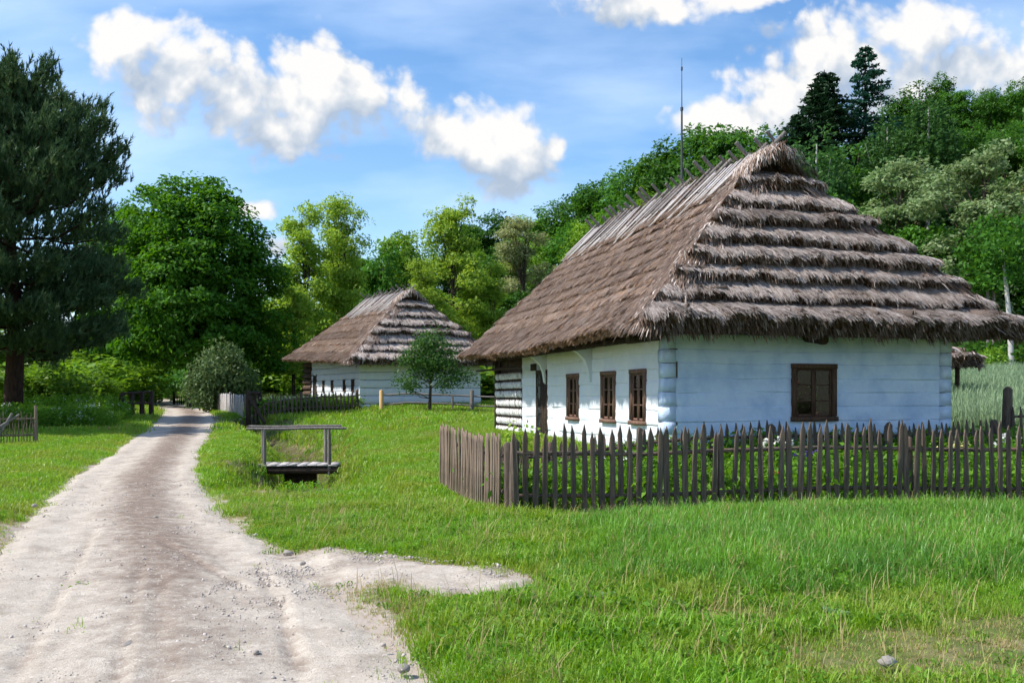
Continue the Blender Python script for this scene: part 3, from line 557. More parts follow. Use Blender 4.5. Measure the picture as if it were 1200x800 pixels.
def rows_logs(wallpart, ax, length, z_rows, openings, mat, thick, bulge, out_sign, offset, seed, seg=0.22, gap=0.006, ends=(0, 0)):
    """stack of hewn logs along axis ax ('x': front faces -y, 'y': front faces -x), split at openings"""
    r = np.random.default_rng(seed)
    for i in range(len(z_rows) - 1):
        z0, z1 = z_rows[i], z_rows[i + 1]
        spans = [(0.0 - ends[0], length + ends[1])]
        for (a, b, oz0, oz1) in openings:
            if min(z1, oz1) - max(z0, oz0) > 0.12 * (z1 - z0):
                ns = []
                for (s, e) in spans:
                    if b <= s or a >= e: ns.append((s, e))
                    else:
                        if a - s > .03: ns.append((s, a))
                        if e - b > .03: ns.append((b, e))
                spans = ns
        for (s, e) in spans:
            n = max(3, int((e - s) / seg)); t = np.linspace(s, e, n)
            g0, g1 = (r.uniform(.0, 1.1), r.uniform(.0, 1.1)) if gap < .003 else (.02, .02); prof = [(0.0, g0), (0.10, .75), (0.28, 1.0), (0.72, 1.0), (0.90, .75), (1.0, g1)]
            dz = 0.07 * fbm(t * .8 + seed * 1.7 + i * 9, t * 0 + i, 3); dz2 = 0.07 * fbm(t * .8 + seed * 1.7 + (i + 1) * 9, t * 0 + i + 1, 3)
            nb = bulge * r.uniform(.5, 1.6) * (0.8 + 1.6 * fbm(t * 1.1 + i * 5.3, t * 0 + seed, 3))
            P = []
            for (pz, po) in prof:
                z = z0 + gap + dz + (z1 - z0 - 2 * gap + dz2 - dz) * pz
                off = -(po - 0.15) * nb - 0.040 * fbm(t * 1.6 + i * 3, t * 0 + pz * 4 + i, 4)
                P.append((t, off, z))
            P = [(t, np.full(n, thick), P[0][2])] + P + [(t, np.full(n, thick), P[-1][2])]
            if ax == 'x': G = np.array([np.stack([a, offset + b, c], 1) for a, b, c in P])
            else: G = np.array([np.stack([offset + b, a, c], 1) for a, b, c in P])
            mb = MB(); m_ = len(G); mb.grid(G, flip=(ax == 'y'))
            for c in (0, n - 1):
                ring = G[:, c]; cc = ring.mean(0)[None]; j = np.arange(m_); mb.add(np.vstack([ring, cc]), np.stack([j, (j + 1) % m_, np.full(m_, m_)], 1))
            mb.build('log', mat, wallpart, smooth=True, fix=True)
def wall_liner(root, ax, length, z0, z1, openings, off0, off1, mat):
    """solid wall behind the logs, with holes for the openings"""
    mb = MB(); xs = sorted(set([0.0, length] + [a for o_ in openings for a in o_[:2]]))
    for a, b in zip(xs[:-1], xs[1:]):
        op = [o_ for o_ in openings if o_[0] <= a + 1e-6 and o_[1] >= b - 1e-6]
        zs = [(z0, z1)] if not op else [(z0, op[0][2]), (op[0][3], z1)]
        for (p, q) in zs:
            if q - p < 0.01: continue
            if ax == 'x': mb.box((a, off0, p), (b, off1, q))
            else: mb.box((off0, a, p), (off1, b, q))
    return mb.build('wall', mat, root)
def window(root, ax, a, b, z0, z1, face, mat, fw=0.075, cols=2, rows=3, dep=0.10, sash=True, lean=0):
    """timber casement window: frame > sash bars and panes"""
    def bx(mb, a0, a1, zz0, zz1, d0, d1):
        if ax == 'x': mb.box((a0, face + d0, zz0), (a1, face + d1, zz1))
        else: mb.box((face + d0, a0, zz0), (face + d1, a1, zz1))
    mb = MB(); fp = -0.035
    bx(mb, a, a + fw, z0 + fw, z1 - fw, fp, dep); bx(mb, b - fw, b, z0 + fw, z1 - fw, fp, dep)
    bx(mb, a - .01, b + .01, z1 - fw, z1 + .01, fp - .006, dep); bx(mb, a - .02, b + .02, z0 - .01, z0 + fw * .9, fp - .02, dep)
    wf = mb.build('window', mat, root)
    ia, ib, iz0, iz1 = a + fw, b - fw, z0 + fw * .9, z1 - fw
    cw = (ib - ia) / cols; sw = 0.042
    for c in range(cols):
        ca, cb = ia + c * cw + .003, ia + (c + 1) * cw - .003
        mb = MB()
        bx(mb, ca, ca + sw, iz0 + .003, iz1 - .003, 0.006, .045); bx(mb, cb - sw, cb, iz0 + .003, iz1 - .003, 0.006, .045)
        bx(mb, ca + sw, cb - sw, iz0 + .003, iz0 + sw + .01, .008, .043); bx(mb, ca + sw, cb - sw, iz1 - sw, iz1 - .003, .008, .043)
        for k in range(1, rows):
            zz = iz0 + (iz1 - iz0) * k / rows; bx(mb, ca + sw, cb - sw, zz - .014, zz + .014, .012, .038)
        mb.build('sash', mat, wf)
        for k in range(rows):
            mb = MB(); q0 = iz0 + (iz1 - iz0) * k / rows + (sw + .01 if k == 0 else .014); q1 = iz0 + (iz1 - iz0) * (k + 1) / rows - (sw if k == rows - 1 else .014)
            t = rng.normal(0, .0025, 4); d = .022
            pts = [(ca + sw, q0, d + t[0]), (cb - sw, q0, d + t[1]), (cb - sw, q1, d + t[2]), (ca + sw, q1, d + t[3])]
            v = [(p, face + dd, q) for p, q, dd in pts] if ax == 'x' else [(face + dd, p, q) for p, q, dd in pts]
            mb.add(v, [(0, 1, 2, 3) if ax == 'x' else (3, 2, 1, 0)]); mb.build('pane', MT['glass'], wf)
    return wf

# ------------------------------------------------------------------ the big cottage
ROT1 = math.atan2(HN[1], HN[0])
def big_cottage():
    root = empty('cottage', (HC[0], HC[1], HZ), ROT1)
    tag(root, 'large whitewashed log cottage with stepped thatched roof behind the dark picket fence', 'cottage', 'thatched cottages along the road')
    Wd, Ld = HW, HL; top = 2.62
    ze, zr = 2.36, 6.24
    def deform(v):
        v = np.array(v, float); h = np.clip((v[:, 2] - ze) / (zr - ze), 0, 1.1)
        v[:, 2] += h * 0.004 * v[:, 1] + 0.05 * fbm(v[:, 0] * .5 + 3, v[:, 1] * .5 + v[:, 2] * .3, 3) * 1.6
        v[:, 2] += 0.05 * (1 - h) * np.cos(v[:, 1] / Ld * 2 * np.pi)
        v[:, 0] += 0.10 * fbm(v[:, 1] * .6 + 9, v[:, 2] * .7, 3)
        return v
    # openings: (start, end, bottom, top) in wall metres
    e_op = [(2.58, 3.54, 0.78, 1.85)]
    f_op = [(0.83, 1.56, .70, 1.76), (2.37, 3.13, .70, 1.76), (4.58, 5.35, .70, 1.76), (6.98, 7.78, 0.0, 1.80)]
    wall_e = wall_liner(root, 'x', Wd, -.5, top, e_op, 0.10, 0.24, MT['oldlog'])
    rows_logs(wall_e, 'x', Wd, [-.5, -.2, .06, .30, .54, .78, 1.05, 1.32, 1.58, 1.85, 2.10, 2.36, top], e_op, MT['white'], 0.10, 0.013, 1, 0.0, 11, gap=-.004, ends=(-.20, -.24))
    # interlocked log ends at both corners of the gable wall
    zr_ = [-.5, -.2, .06, .30, .54, .78, 1.05, 1.32, 1.58, 1.85, 2.10, 2.36, top]
    for i in range(len(zr_) - 1):
        for cx in (0, 1):
            pr = 0.020 + rng.uniform(-.006, .012)
            mb = MB(); a, b = (-.02 - rng.uniform(0, .03), .197) if cx == 0 else (Wd - .237, Wd + .02 + rng.uniform(0, .03))
            z0, z1 = zr_[i] + rng.uniform(.001, .006), zr_[i + 1] - rng.uniform(.001, .006)
            mb.box((a, -pr, z0), (b, .24, z1), jit=0.007)
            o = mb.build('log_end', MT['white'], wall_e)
    wall_f = wall_liner(root, 'y', Ld, -.5, top, f_op, 0.10, 0.24, MT['oldlog'])
    zf = [-.5, -.2, .1, .40, .70, .97, 1.24, 1.50, 1.76, 2.05, 2.34, top]
    f2 = f_op + [(9.2, Ld, -.6, 3.0)]
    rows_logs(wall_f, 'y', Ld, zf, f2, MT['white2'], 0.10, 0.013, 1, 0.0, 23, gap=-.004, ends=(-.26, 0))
    # unplastered far bay with whitewashed straw ropes between dark logs
    zq = np.linspace(-.35, 1.95, 10)
    for i in range(9):
        mb = MB(); zc = (zq[i] + zq[i + 1]) / 2; ys = np.linspace(9.22, Ld - .05, 12)
        mb.tube(np.stack([np.full(12, .10) , ys, np.full(12, zc) + rng.normal(0, .004, 12)], 1), .115, 8); mb.build('log', MT['oldlog'], wall_f, smooth=True)
        mb = MB(); y = 9.25
        while y < Ld - .1:
            a = np.linspace(-1, 1, 6); rr = .056 * np.sqrt(np.clip(1 - a ** 2, .03, 1)) * rng.uniform(.8, 1.05)
            mb.tube(np.stack([np.full(6, -.035 + rng.normal(0, .006)), y + a * .05, zc + a * .10], 1), rr, 7); y += .185 + rng.normal(0, .015)
        mb.build('straw_rope', MT['rope'], wall_f, smooth=True)
    mb = MB(); mb.box((-.06, Ld - .10, -.5), (.14, Ld + .06, top)); mb.build('corner_post', MT['dark_wood'], root)
    # back walls
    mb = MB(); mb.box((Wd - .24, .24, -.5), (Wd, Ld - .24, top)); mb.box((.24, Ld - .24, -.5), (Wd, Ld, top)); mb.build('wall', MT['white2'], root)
    mb = MB(); mb.box((Wd - .34, .25, -.4), (Wd - .245, Ld - .25, top - .01)); mb.box((.25, Ld - .34, -.4), (Wd - .35, Ld - .245, top - .01)); mb.box((.25, .25, -.1), (Wd - .35, Ld - .35, -.02)); mb.box((.25, 6.2, -.02), (Wd - .35, 6.35, top - .01)); mb.build('darkening_lining', MT['dark_wood'], root)  # unseen dark lining, floor and partition added to keep the rooms dark
    # windows and door
    we = window(root, 'x', *e_op[0], -0.02, MT['frame'], fw=.085)
    for op in f_op[:3]: window(root, 'y', *op, -0.02, MT['frame_red'], fw=.075)
    a, b, z0, z1 = f_op[3]
    mb = MB(); mb.box((-.03, a - .07, -.3), (.12, a, z1 + .02)); mb.box((-.03, b, -.3), (.12, b + .07, z1 + .02)); mb.box((-.036, a - .07, z1 + .02), (.12, b + .07, z1 + .12))
    dr = mb.build('door', MT['dark_wood'], root)
    for i in range(5):
        mb = MB(); w_ = (b - a) / 5; mb.box((.07, a + i * w_ + .003, -.3), (.10, a + (i + 1) * w_ - .003, z1 + .02), jit=.002); mb.build('door_board', MT['dark_wood'], dr)
    mb = MB(); mb.tube([(.0, b - .06, .8), (.07, b - .06, .8)], .015, 6); mb.tube([(.0, b - .06, .74), (.0, b - .06, .90)], .012, 6); mb.build('handle', MT['iron'], dr)
    mb = MB(); mb.box((-.055, 7.82, 1.92), (-.02, 8.25, 2.10)); mb.build('vent_hatch', MT['dark_wood'], root)
    # eave beam, brackets, rafter ends
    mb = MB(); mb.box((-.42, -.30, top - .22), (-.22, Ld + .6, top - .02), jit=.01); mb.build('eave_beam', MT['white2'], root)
    for y in (3.75, 7.0):
        mb = MB(); pr = [(-.56, 2.42), (.0, 2.42), (.0, 1.55), (-.05, 1.60), (-.09, 1.85), (-.17, 2.05), (-.33, 2.20), (-.52, 2.28)]
        v0 = [(p, y, q) for p, q in pr]; v1 = [(p, y + .14, q) for p, q in pr]; n = len(pr)
        mb.add(v0 + v1, [(j, (j + 1) % n, (j + 1) % n + n, j + n) for j in range(n)]); 
        for vv in (v0, v1): mb.add(vv + [(-.12, vv[0][1], 2.2)], [(j, (j + 1) % n, n) for j in range(n)])
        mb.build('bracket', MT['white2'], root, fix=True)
    for y in (0.15, 1.3, 2.45, 3.6, 4.75, 5.9, 7.0, 8.2, 9.3, 10.4, 11.5):
        mb = MB(); mb.tube([(-.68, y, 2.29), (0.4, y, 2.44)], .085 if y > .5 else .12, 8, wob=.05); mb.build('rafter_end', MT['dark_wood'], root)
    for x in (2.9,):
        mb = MB(); mb.tube([(x, -.60, 2.27), (x, .4, 2.42)], .09, 8, wob=.05); mb.build('rafter_end', MT['dark_wood'], root)
    mb = MB()
    for y in (9.0, 9.9, 10.6): mb.tube([(-.45, y, 2.35), (-.47, y + .03, 1.98)], .022, 5)
    mb.tube([(-.46, 7.9, 2.0), (-.46, Ld + .7, 2.03)], .03, 6); mb.build('hanging_pole', MT['dark_wood'], root)
    # stone footing
    mb = MB(); mb.box((-.03, -.03, -.8), (Wd + .03, Ld, -.36), jit=.02); mb.build('footing', MT['stone'], root)
    roof, left, right = hip_roof(root, Wd, Ld, .86, ze, zr, 1.95, 1.22, Ld - .95, Ld - .25, 0.50, deform, 8, 12, 1250, 1, o_far=.55)
    ridge_boards(roof, left, right, 1.3, Ld - .3, Ld, Wd, zr, deform, 48, 4, 1.5, 22)
    # scrap of blue sheet showing between the planks
    mb = MB(); c = left.O + left.up * (left.F - .75) + np.array([0, 2.6 - left.O[1], 0]) + left.n * .10
    g = np.array([[c + left.up * i * .11 + np.array([0, j * .12, 0]) + left.n * rng.normal(0, .012) for j in range(6)] for i in range(6)]); mb.grid(deform(g.reshape(-1, 3)).reshape(6, 6, 3)); mb.build('blue_sheet', MT['blue'], roof)
    return root, e_op[0]
cot1, ewin = big_cottage()
def house_pt(a, b, z): p = HC + HN * a + HD * b; return (p[0], p[1], HZ + z)
# ------------------------------------------------------------------ the second cottage
H2 = np.array([X(424, 46), 46.0]); R2 = math.atan2(.46, .887); H2Z = 0.92
def small_cottage():
    root = empty('cottage', (H2[0], H2[1], H2Z), R2)
    tag(root, 'smaller thatched cottage further along the road behind the little apple tree', 'cottage', 'thatched cottages along the road')
    Wd, Ld = 6.3, 10.6; top = 2.75; ze, zr = 2.42, 6.15
    def deform(v):
        v = np.array(v, float); h = np.clip((v[:, 2] - ze) / (zr - ze), 0, 1.1)
        v[:, 2] += (1 - h) * 0.045 * v[:, 1] + h * 0.02 * v[:, 1] + 0.07 * fbm(v[:, 0] * .5 + 13, v[:, 1] * .5 + v[:, 2] * .3, 3)
        v[:, 0] += 0.10 * fbm(v[:, 1] * .6 + 29, v[:, 2] * .7, 3)
        return v
    f_op = [(1.15, 1.55, 1.0, 1.62), (2.55, 2.95, 1.0, 1.62), (4.75, 5.10, 1.0, 1.62), (6.4, 6.75, 1.0, 1.62), (8.0, 8.7, -.1, 1.95)]
    we = wall_liner(root, 'x', Wd, -.1, top, [], .10, .22, MT['oldlog'])
    rows_logs(we, 'x', Wd, list(np.linspace(0, top, 8)), [], MT['white2'], .1, .06, 1, 0, 41, seg=.5, ends=(.12, .12))
    wf = wall_liner(root, 'y', Ld, -.1, top, f_op, .10, .22, MT['oldlog'])
    rows_logs(wf, 'y', 9.0, [-.1, .25, .62, 1.0, 1.3, 1.62, 1.95, 2.3, top + .3], f_op, MT['white2'], .1, .03, 1, 0, 42, seg=.5, ends=(-.25, 0))
    for i in range(9):
        mb = MB(); z = -.05 + i * .33; mb.tube([(.04, 9.03, z), (.04, Ld + .1, z)], .16, 7); mb.build('log', MT['oldlog'], wf, smooth=True)
    mb = MB(); mb.box((Wd - .22, .22, -.1), (Wd, Ld - .22, top)); mb.box((.22, Ld - .22, -.1), (Wd, Ld, top)); mb.build('wall', MT['white2'], root)
    for op in f_op[:4]: window(root, 'y', *op, -.02, MT['frame'], fw=.05, cols=1, rows=2)
    mb = MB(); a, b, z0, z1 = f_op[4]; mb.box((.05, a, -.1), (.10, b, z1)); mb.box((-.03, a - .07, -.1), (.12, a, z1 + .08)); mb.box((-.03, b, -.1), (.12, b + .07, z1 + .08)); mb.build('door', MT['dark_wood'], root)
    for i in range(34):
        mb = MB(); x = -.05 + i * .19; mb.box((x, -.06 - rng.uniform(0, .04), -.35 + (i % 2) * .16), (x + rng.uniform(.16, .24), .1, -.20 + (i % 2) * .14), jit=.02); mb.build('footing_stone', MT['stone'], root)
    mb = MB(); mb.box((0, 0.02, -.6), (Wd, Ld, -.1)); mb.build('footing', MT['stone'], root)
    roof, left, right = hip_roof(root, Wd, Ld, .95, ze, zr, 1.9, 1.3, Ld - 2.4, Ld - 1.9, .55, deform, 7, 9, 420, 2, wid=.03)
    ridge_boards(roof, left, right, 1.35, Ld - 1.9, Ld, Wd, zr, deform, 36, 8, 1.75, 12, fine=False)
    return root
cot2 = small_cottage()
# little thatched shed behind the big cottage
def shed():
    Z = 31.0; x1 = X(1147, Z); root = empty('shed', (x1 - 3.3, Z, Tz(x1 - 2, Z)), 0.12)
    tag(root, 'little thatched shed peeping out behind the right end of the large cottage', 'shed')
    df = lambda v: np.array(v, float)
    ground_ = root.location.z; zt = CAM_H + (465 - 428) * Z / FPX - ground_
    for (x, y) in ((0.05, .05), (2.8, .05), (.05, 2.8), (2.8, 2.8)):
        mb = MB(); mb.tube([(x, y, -.3), (x, y, zt + .2)], .08, 6); mb.build('post', MT['dark_wood'], root)
    mb = MB()
    for i in range(14): mb.box((.12 + i * .19, .5, -.2), (.12 + i * .19 + .17, .53, zt + .1))
    mb.build('board_wall', MT['dark_wood'], root)
    hip_roof(root, 2.85, 2.85, .35, zt, zt + 1.5, 1.1, .9, 1.75, 1.95, .2, df, 4, 4, 380, 9, wid=.03, hidden=False)
shed()
def shelter():
    Z = 47.0; x0 = X(1180, Z); g = Tz(x0 + 2, Z); root = empty('shelter', (x0, Z, g)); tag(root, 'low shelter with grey-blue sheet roof at the far edge of the wheat field', 'shelter')
    zt = CAM_H + (465 - 436) * Z / FPX - g
    mb = MB()
    for i in range(20):
        mb.box((-.05 + i * .18, -.1, zt + .02 + (i % 2) * .03), (-.05 + i * .18 + .178, 2.6, zt + .045 + (i % 2) * .03))
    o = mb.build('roof_sheet', MT['sheet'], root); o.rotation_euler = (0.14, 0, 0)
    for x in (.1, 3.2):
        for y in (.1, 2.2): mb = MB(); mb.tube([(x, y, -.3), (x, y, zt + .05 + .14 * y)], .06, 6); mb.build('post', MT['grey_wood'], root)
shelter()
# lightning mast behind the ridge
Zm = 31.0; xm = X(799, Zm); gm = Tz(xm, Zm); hm = CAM_H + (HZN - 68) * Zm / FPX - gm
mast = empty('lightning_mast', (xm, Zm, gm)); tag(mast, 'tall thin lightning mast rising behind the ridge of the large cottage', 'mast')
mb = MB(); mb.tube([(0, 0, -.3), (0, 0, hm * .55), (0, 0, hm * .86)], [.055, .045, .032], 8); mb.build('pole', MT['iron'], mast)
mb = MB(); mb.tube([(0, 0, hm * .86), (0, 0, hm)], [.018, .008], 6); mb.build('rod', MT['iron'], mast)
mb = MB(); mb.tube([(0, 0, hm * .86 - .05), (0, 0, hm * .86 + .06)], .05, 8); mb.tube([(0, 0, hm - .42), (0, 0, hm - .30)], .03, 6); mb.build('collar', MT['iron'], mast)

# ------------------------------------------------------------------ fences
def picket_mesh(name, w, h, t, mat, seed, taper=.85, tip=.12):
    r = np.random.default_rng(seed); mb = MB(); w2 = w / 2
    pr = np.array([(-w2, 0), (w2, 0), (w2 * (1 + r.normal(0, .08)), h * .5), (w2 * taper, h - tip), (r.normal(0, w * .08), h), (-w2 * taper, h - tip - r.uniform(0, .02)), (-w2 * (1 + r.normal(0, .08)), h * .5)])
    n = len(pr); lay = []
    for y, s in ((-t / 2, .82), (-t / 4, 1), (t / 4, 1), (t / 2, .82)):
        lay.append(np.stack([pr[:, 0] * s, np.full(n, y), pr[:, 1]], 1))
    v = np.vstack(lay); bend = r.normal(0, .012); v[:, 1] += bend * np.sin(v[:, 2] / h * np.pi); v[:, 0] += r.normal(0, .010) * np.sin(v[:, 2] / h * np.pi)
    j = np.arange(n); k = (j + 1) % n
    for i in range(3): mb.add(v[i * n:(i + 2) * n], np.stack([j, k, k + n, j + n], 1))
    mb.add(np.vstack([v[:n], [v[:n].mean(0)]]), np.stack([k, j, np.full(n, n)], 1)); mb.add(np.vstack([v[3 * n:], [v[3 * n:].mean(0)]]), np.stack([j, k, np.full(n, n)], 1))
    return mb.mesh(name, mat, fix=True)
PK = [picket_mesh('picket', .078 * s, 1.20 * s2, .03, MT['picket'], i) for i, (s, s2) in enumerate([(1, 1), (.9, .97), (1.1, 1.02), (.85, 1.03), (1.0, .96), (1.15, 1.0), (.95, 1.05), (1.05, .98)])]
PKB = [picket_mesh('picket', .075 * s, 1.10 * s2, .03, MT['picket_brown'], i + 20) for i, (s, s2) in enumerate([(1, 1), (.9, 1.02), (1.1, .99), (1.2, 1.01), (.8, .98)])]
PKL = [picket_mesh('picket', .07 * s, .95 * s2, .028, MT['picket'], i + 40) for i, (s, s2) in enumerate([(1, 1), (.9, .96), (1.1, 1.02), (1.0, 1.04)])]
PKG = [picket_mesh('picket', .15 * s, 1.05 * s2, .03, MT['plank'], i + 60, taper=.95, tip=.05) for i, (s, s2) in enumerate([(1, 1), (.9, .97), (1.05, 1.02)])]
def fence(name, label, pts, meshes, step, rails, posts, mat, seed, tilt=.02, flip=1, ph=1.2, post_r=.07, rail_r=.032, zfun=Tz, group='picket fences', post_gap=2.2, fence_side=-0.05, rise=0.0):
    r = random.Random(seed); P = np.array(pts, float); root = empty(name, (P[0, 0], P[0, 1], zfun(*P[0])))
    tag(root, label, 'fence', group); o = np.array(root.location)
    seg = np.linalg.norm(np.diff(P, axis=0), axis=1); cum = np.concatenate([[0], np.cumsum(seg)]); tot = cum[-1]
    def at(s): return np.array([np.interp(s, cum, P[:, 0]), np.interp(s, cum, P[:, 1])])
    def ang(s): i = min(np.searchsorted(cum, s, side='right') - 1, len(seg) - 1); d = P[i + 1] - P[i]; return math.atan2(d[1], d[0])
    s = 0.02
    while s < tot:
        p = at(s); a = ang(s); nrm = np.array([math.sin(a), -math.cos(a)]) * -fence_side
        ob = bpy.data.objects.new('picket', r.choice(meshes)); COL.objects.link(ob); ob.parent = root
        ob.location = (p[0] + nrm[0] - o[0], p[1] + nrm[1] - o[1], zfun(*p) - o[2] + r.uniform(-.035, .025) + rise); ob.rotation_euler = (r.gauss(0, tilt), r.gauss(0, tilt), a + r.gauss(0, .05))
        s += step * r.uniform(.88, 1.12)
    for h in rails:
        ss = np.linspace(0, tot, max(3, int(tot / .8))); mb = MB()
        q = np.array([[*at(x), zfun(*at(x)) + h + rise] for x in ss]) - o; q[:, 2] += np.array([r.gauss(0, .008) for _ in ss])
        mb.tube(q, rail_r, 6); mb.build('rail', mat, root)
    npst = max(2, int(round(tot / post_gap)) + 1) if posts else 0
    for i in range(npst):
        sp = tot * i / (npst - 1); p = at(sp); a = ang(min(sp, tot - .01)); nb = np.array([math.sin(a), -math.cos(a)]) * (fence_side * 1.4)
        h = ph * r.uniform(.95, 1.05); mb = MB(); b = np.array([p[0] + nb[0], p[1] + nb[1], zfun(*p)]) - o
        mb.tube([b + (0, 0, -.3), b + (0, 0, h * .5), b + (r.gauss(0, .01), r.gauss(0, .01), h - .03), b + (0, 0, h)], [post_r, post_r * .97, post_r * .92, post_r * .6], 8, wob=.05); mb.build('post', mat, root)
    return root
FA = np.array([0.04, 12.72]); FB = np.array([11.6, 14.65])
fence('picket_fence', 'dark pointed picket fence across the front of the garden', [FA, FB], PK, .138, (.26, .84), True, MT['picket'], 5, post_gap=3.05, ph=1.02)
fence('picket_fence', 'brown close-set picket fence running back from the garden corner', [(-1.22, 16.55), (-.11, 12.85)], PKB, .118, (.30, .82), True, MT['picket'], 6, post_gap=3.6, fence_side=-.05, tilt=.012, ph=1.02)
q0 = HC + HN * -.9 + HD * -1.0; q1 = HC + HN * 6.4 + HD * -.95
fence('picket_fence', 'low dark picket fence close against the gable wall of the large cottage', [q0, HC + HN * 2.8 + HD * -1.1, q1], PKL, .145, (.30, .72), True, MT['picket'], 7, post_gap=2.6, ph=.75, rise=-.2)
fence('picket_fence', 'dark picket fence with taller posts beside the wheat field', [(10.4, 19.6), (13.6, 20.6), (18, 22)], PKL, .17, (.70,), True, MT['picket'], 8, post_gap=3.1, ph=1.25, post_r=.10)
q2 = HC + HN * -1.15 + HD * 5.2
fence('picket_fence', 'inner garden picket fence in front of the three small windows', [(-.9, 16.7), HC + HN * -.9 + HD * -1.0], PKL, .15, (.30, .72), True, MT['picket'], 9, post_gap=2.0, ph=.75, rise=-.2)
# second cottage's fences
f2a = np.array([X(284, 43.5), 43.5]); f2b = np.array([X(419, 45.2), 45.2])
fence('picket_fence', 'dark picket fence in front of the smaller cottage garden', [f2a, f2b], [picket_mesh('picket', .085, 1.0, .03, MT['picket'], 80 + i) for i in range(3)], .19, (.3, .75), True, MT['picket'], 10, post_gap=2.6, ph=1.05)
fence('board_fence', 'pale grey board fence beside the road bend', [(X(240, 59), 59), (X(262, 52), 52), (X(286, 46), 46)], PKG, .20, (.3, .8), True, MT['grey_wood'], 11, post_gap=4.2, ph=1.15, group='plank fences')
fence('picket_fence', 'short dark fence under the chestnut beyond the road bend', [(X(203, 70), 70), (X(236, 69), 69)], [picket_mesh('picket', .09, .75, .03, MT['dark_wood'], 90 + i) for i in range(3)], .2, (.2, .6), True, MT['dark_wood'], 12, post_gap=2.3, ph=1.0)
def stake_fence():
    Z = 27.5; root = empty('stake_fence', (X(42, Z), Z, Tz(X(42, Z), Z))); tag(root, 'rustic stake fence with slanting poles at the left edge', 'fence', 'plank fences'); o = np.array(root.location)
    P0 = np.array([X(42, Z), Z]); P1 = np.array([X(-45, 26.5), 26.5]); n = 26; r = random.Random(2)
    for i in range(n):
        p = P0 + (P1 - P0) * i / (n - 1); h = r.uniform(.72, .95); b = np.array([*p, Tz(*p)]) - o; mb = MB(); ra = .016 if i else .06
        mb.tube([b + (0, 0, -.1), b + (r.gauss(0, .02), 0, h * .5), b + (r.gauss(0, .03), 0, h if i else 1.1)], [ra, ra, ra * .7], 6); mb.build('stake' if i else 'post', MT['picket_brown'], root)
    for h in (.25, .72):
        mb = MB(); q = np.array([[*(P0 + (P1 - P0) * t), Tz(*(P0 + (P1 - P0) * t)) + h] for t in np.linspace(0, 1, 5)]) - o; mb.tube(q, .03, 6); mb.build('rail', MT['picket_brown'], root)
    for (a, b_, h0, h1) in ((.2, .8, .1, .85), (.35, .9, .05, .6), (.3, .55, .0, .9)):
        mb = MB(); A = P0 + (P1 - P0) * a; B = P0 + (P1 - P0) * b_; mb.tube([np.array([A[0], A[1] - .1, Tz(*A) + h1]) - o, np.array([B[0], B[1] - .1, Tz(*B) + h0]) - o], .04, 6); mb.build('brace', MT['grey_wood'], root)
stake_fence()
def post_rail():
    Z = 43.5; xa, xb = X(447, Z), X(553, Z); root = empty('rail_fence', (xa, Z, Tz(xa, Z))); tag(root, 'post and rail fence under the little apple tree', 'fence', 'rail fences'); o = np.array(root.location)
    for (x, m_, r_, h) in ((xa, MT['new_wood'], .10, .95), (xb, MT['grey_wood'], .10, .98), (X(505, Z) + 1.0, MT['grey_wood'], .05, .75)):
        b = np.array([x, Z, Tz(x, Z)]) - o; mb = MB(); mb.tube([b + (0, 0, -.3), b + (0, 0, h - .05), b + (0, 0, h)], [r_, r_, r_ * .7], 8); p = mb.build('post', m_, root)
        if m_ is MT['new_wood']: p['label'] = 'fresh pale pine post'
    for h in (.28, .70):
        mb = MB(); xs = np.linspace(xa + .05, xb + 1.6, 6); mb.tube(np.array([[x, Z, Tz(x, Z) + h + rng.normal(0, .015)] for x in xs]) - o, .04, 6); mb.build('rail', MT['grey_wood'], root)
post_rail()
# footbridge over the ditch
def footbridge():
    c = np.array([X(352, 23.2), 23.2]); zd = CAM_H - (543 - HZN) * 23.2 / FPX
    ax = np.array([.985, .05]); ax /= np.linalg.norm(ax); lg = np.array([-.25, .97])
    root = empty('footbridge', (c[0], c[1], zd), math.atan2(ax[1], ax[0])); tag(root, 'small plank footbridge with two handrails over the grassy ditch', 'footbridge')
    def lp(u, v): return u, v
    for i in range(8):
        u = -.98 + i * .245; mb = MB(); mb.box((u, -.45, -.035), (u + .235, .45, .01), jit=.008); mb.build('deck_plank', MT['plank'], root)
    for v in (-.36, .30):
        mb = MB(); mb.tube([(-1.40, v, -.14), (1.40, v, -.14)], .09, 7); mb.build('beam', MT['dark_wood'], root)
    mb = MB(); mb.box((-.42, .10, -.85), (.38, .18, -.2)); mb.build('abutment_board', MT['dark_wood'], root)
    for u, rr in ((-.80, 0), (.76, 0)):
        for v, du in ((-.40, 0), (.40, -.21)):
            mb = MB(); mb.tube([(u + du, v, -.25), (u + du + .01, v, .4), (u + du, v, .86)], [.045, .043, .04], 7); mb.build('post', MT['grey_wood'], root)
    for v, z, a, b in ((-.40, .88, -1.22, 1.18), (.40, .91, -1.35, .95)):
        mb = MB(); xs = np.linspace(a, b, 6); q = np.stack([xs, np.full(6, v), z + .012 * np.sin(xs * 2.3)], 1); mb.tube(q, .035, 6); mb.build('handrail', MT['grey_wood'], root)
footbridge()
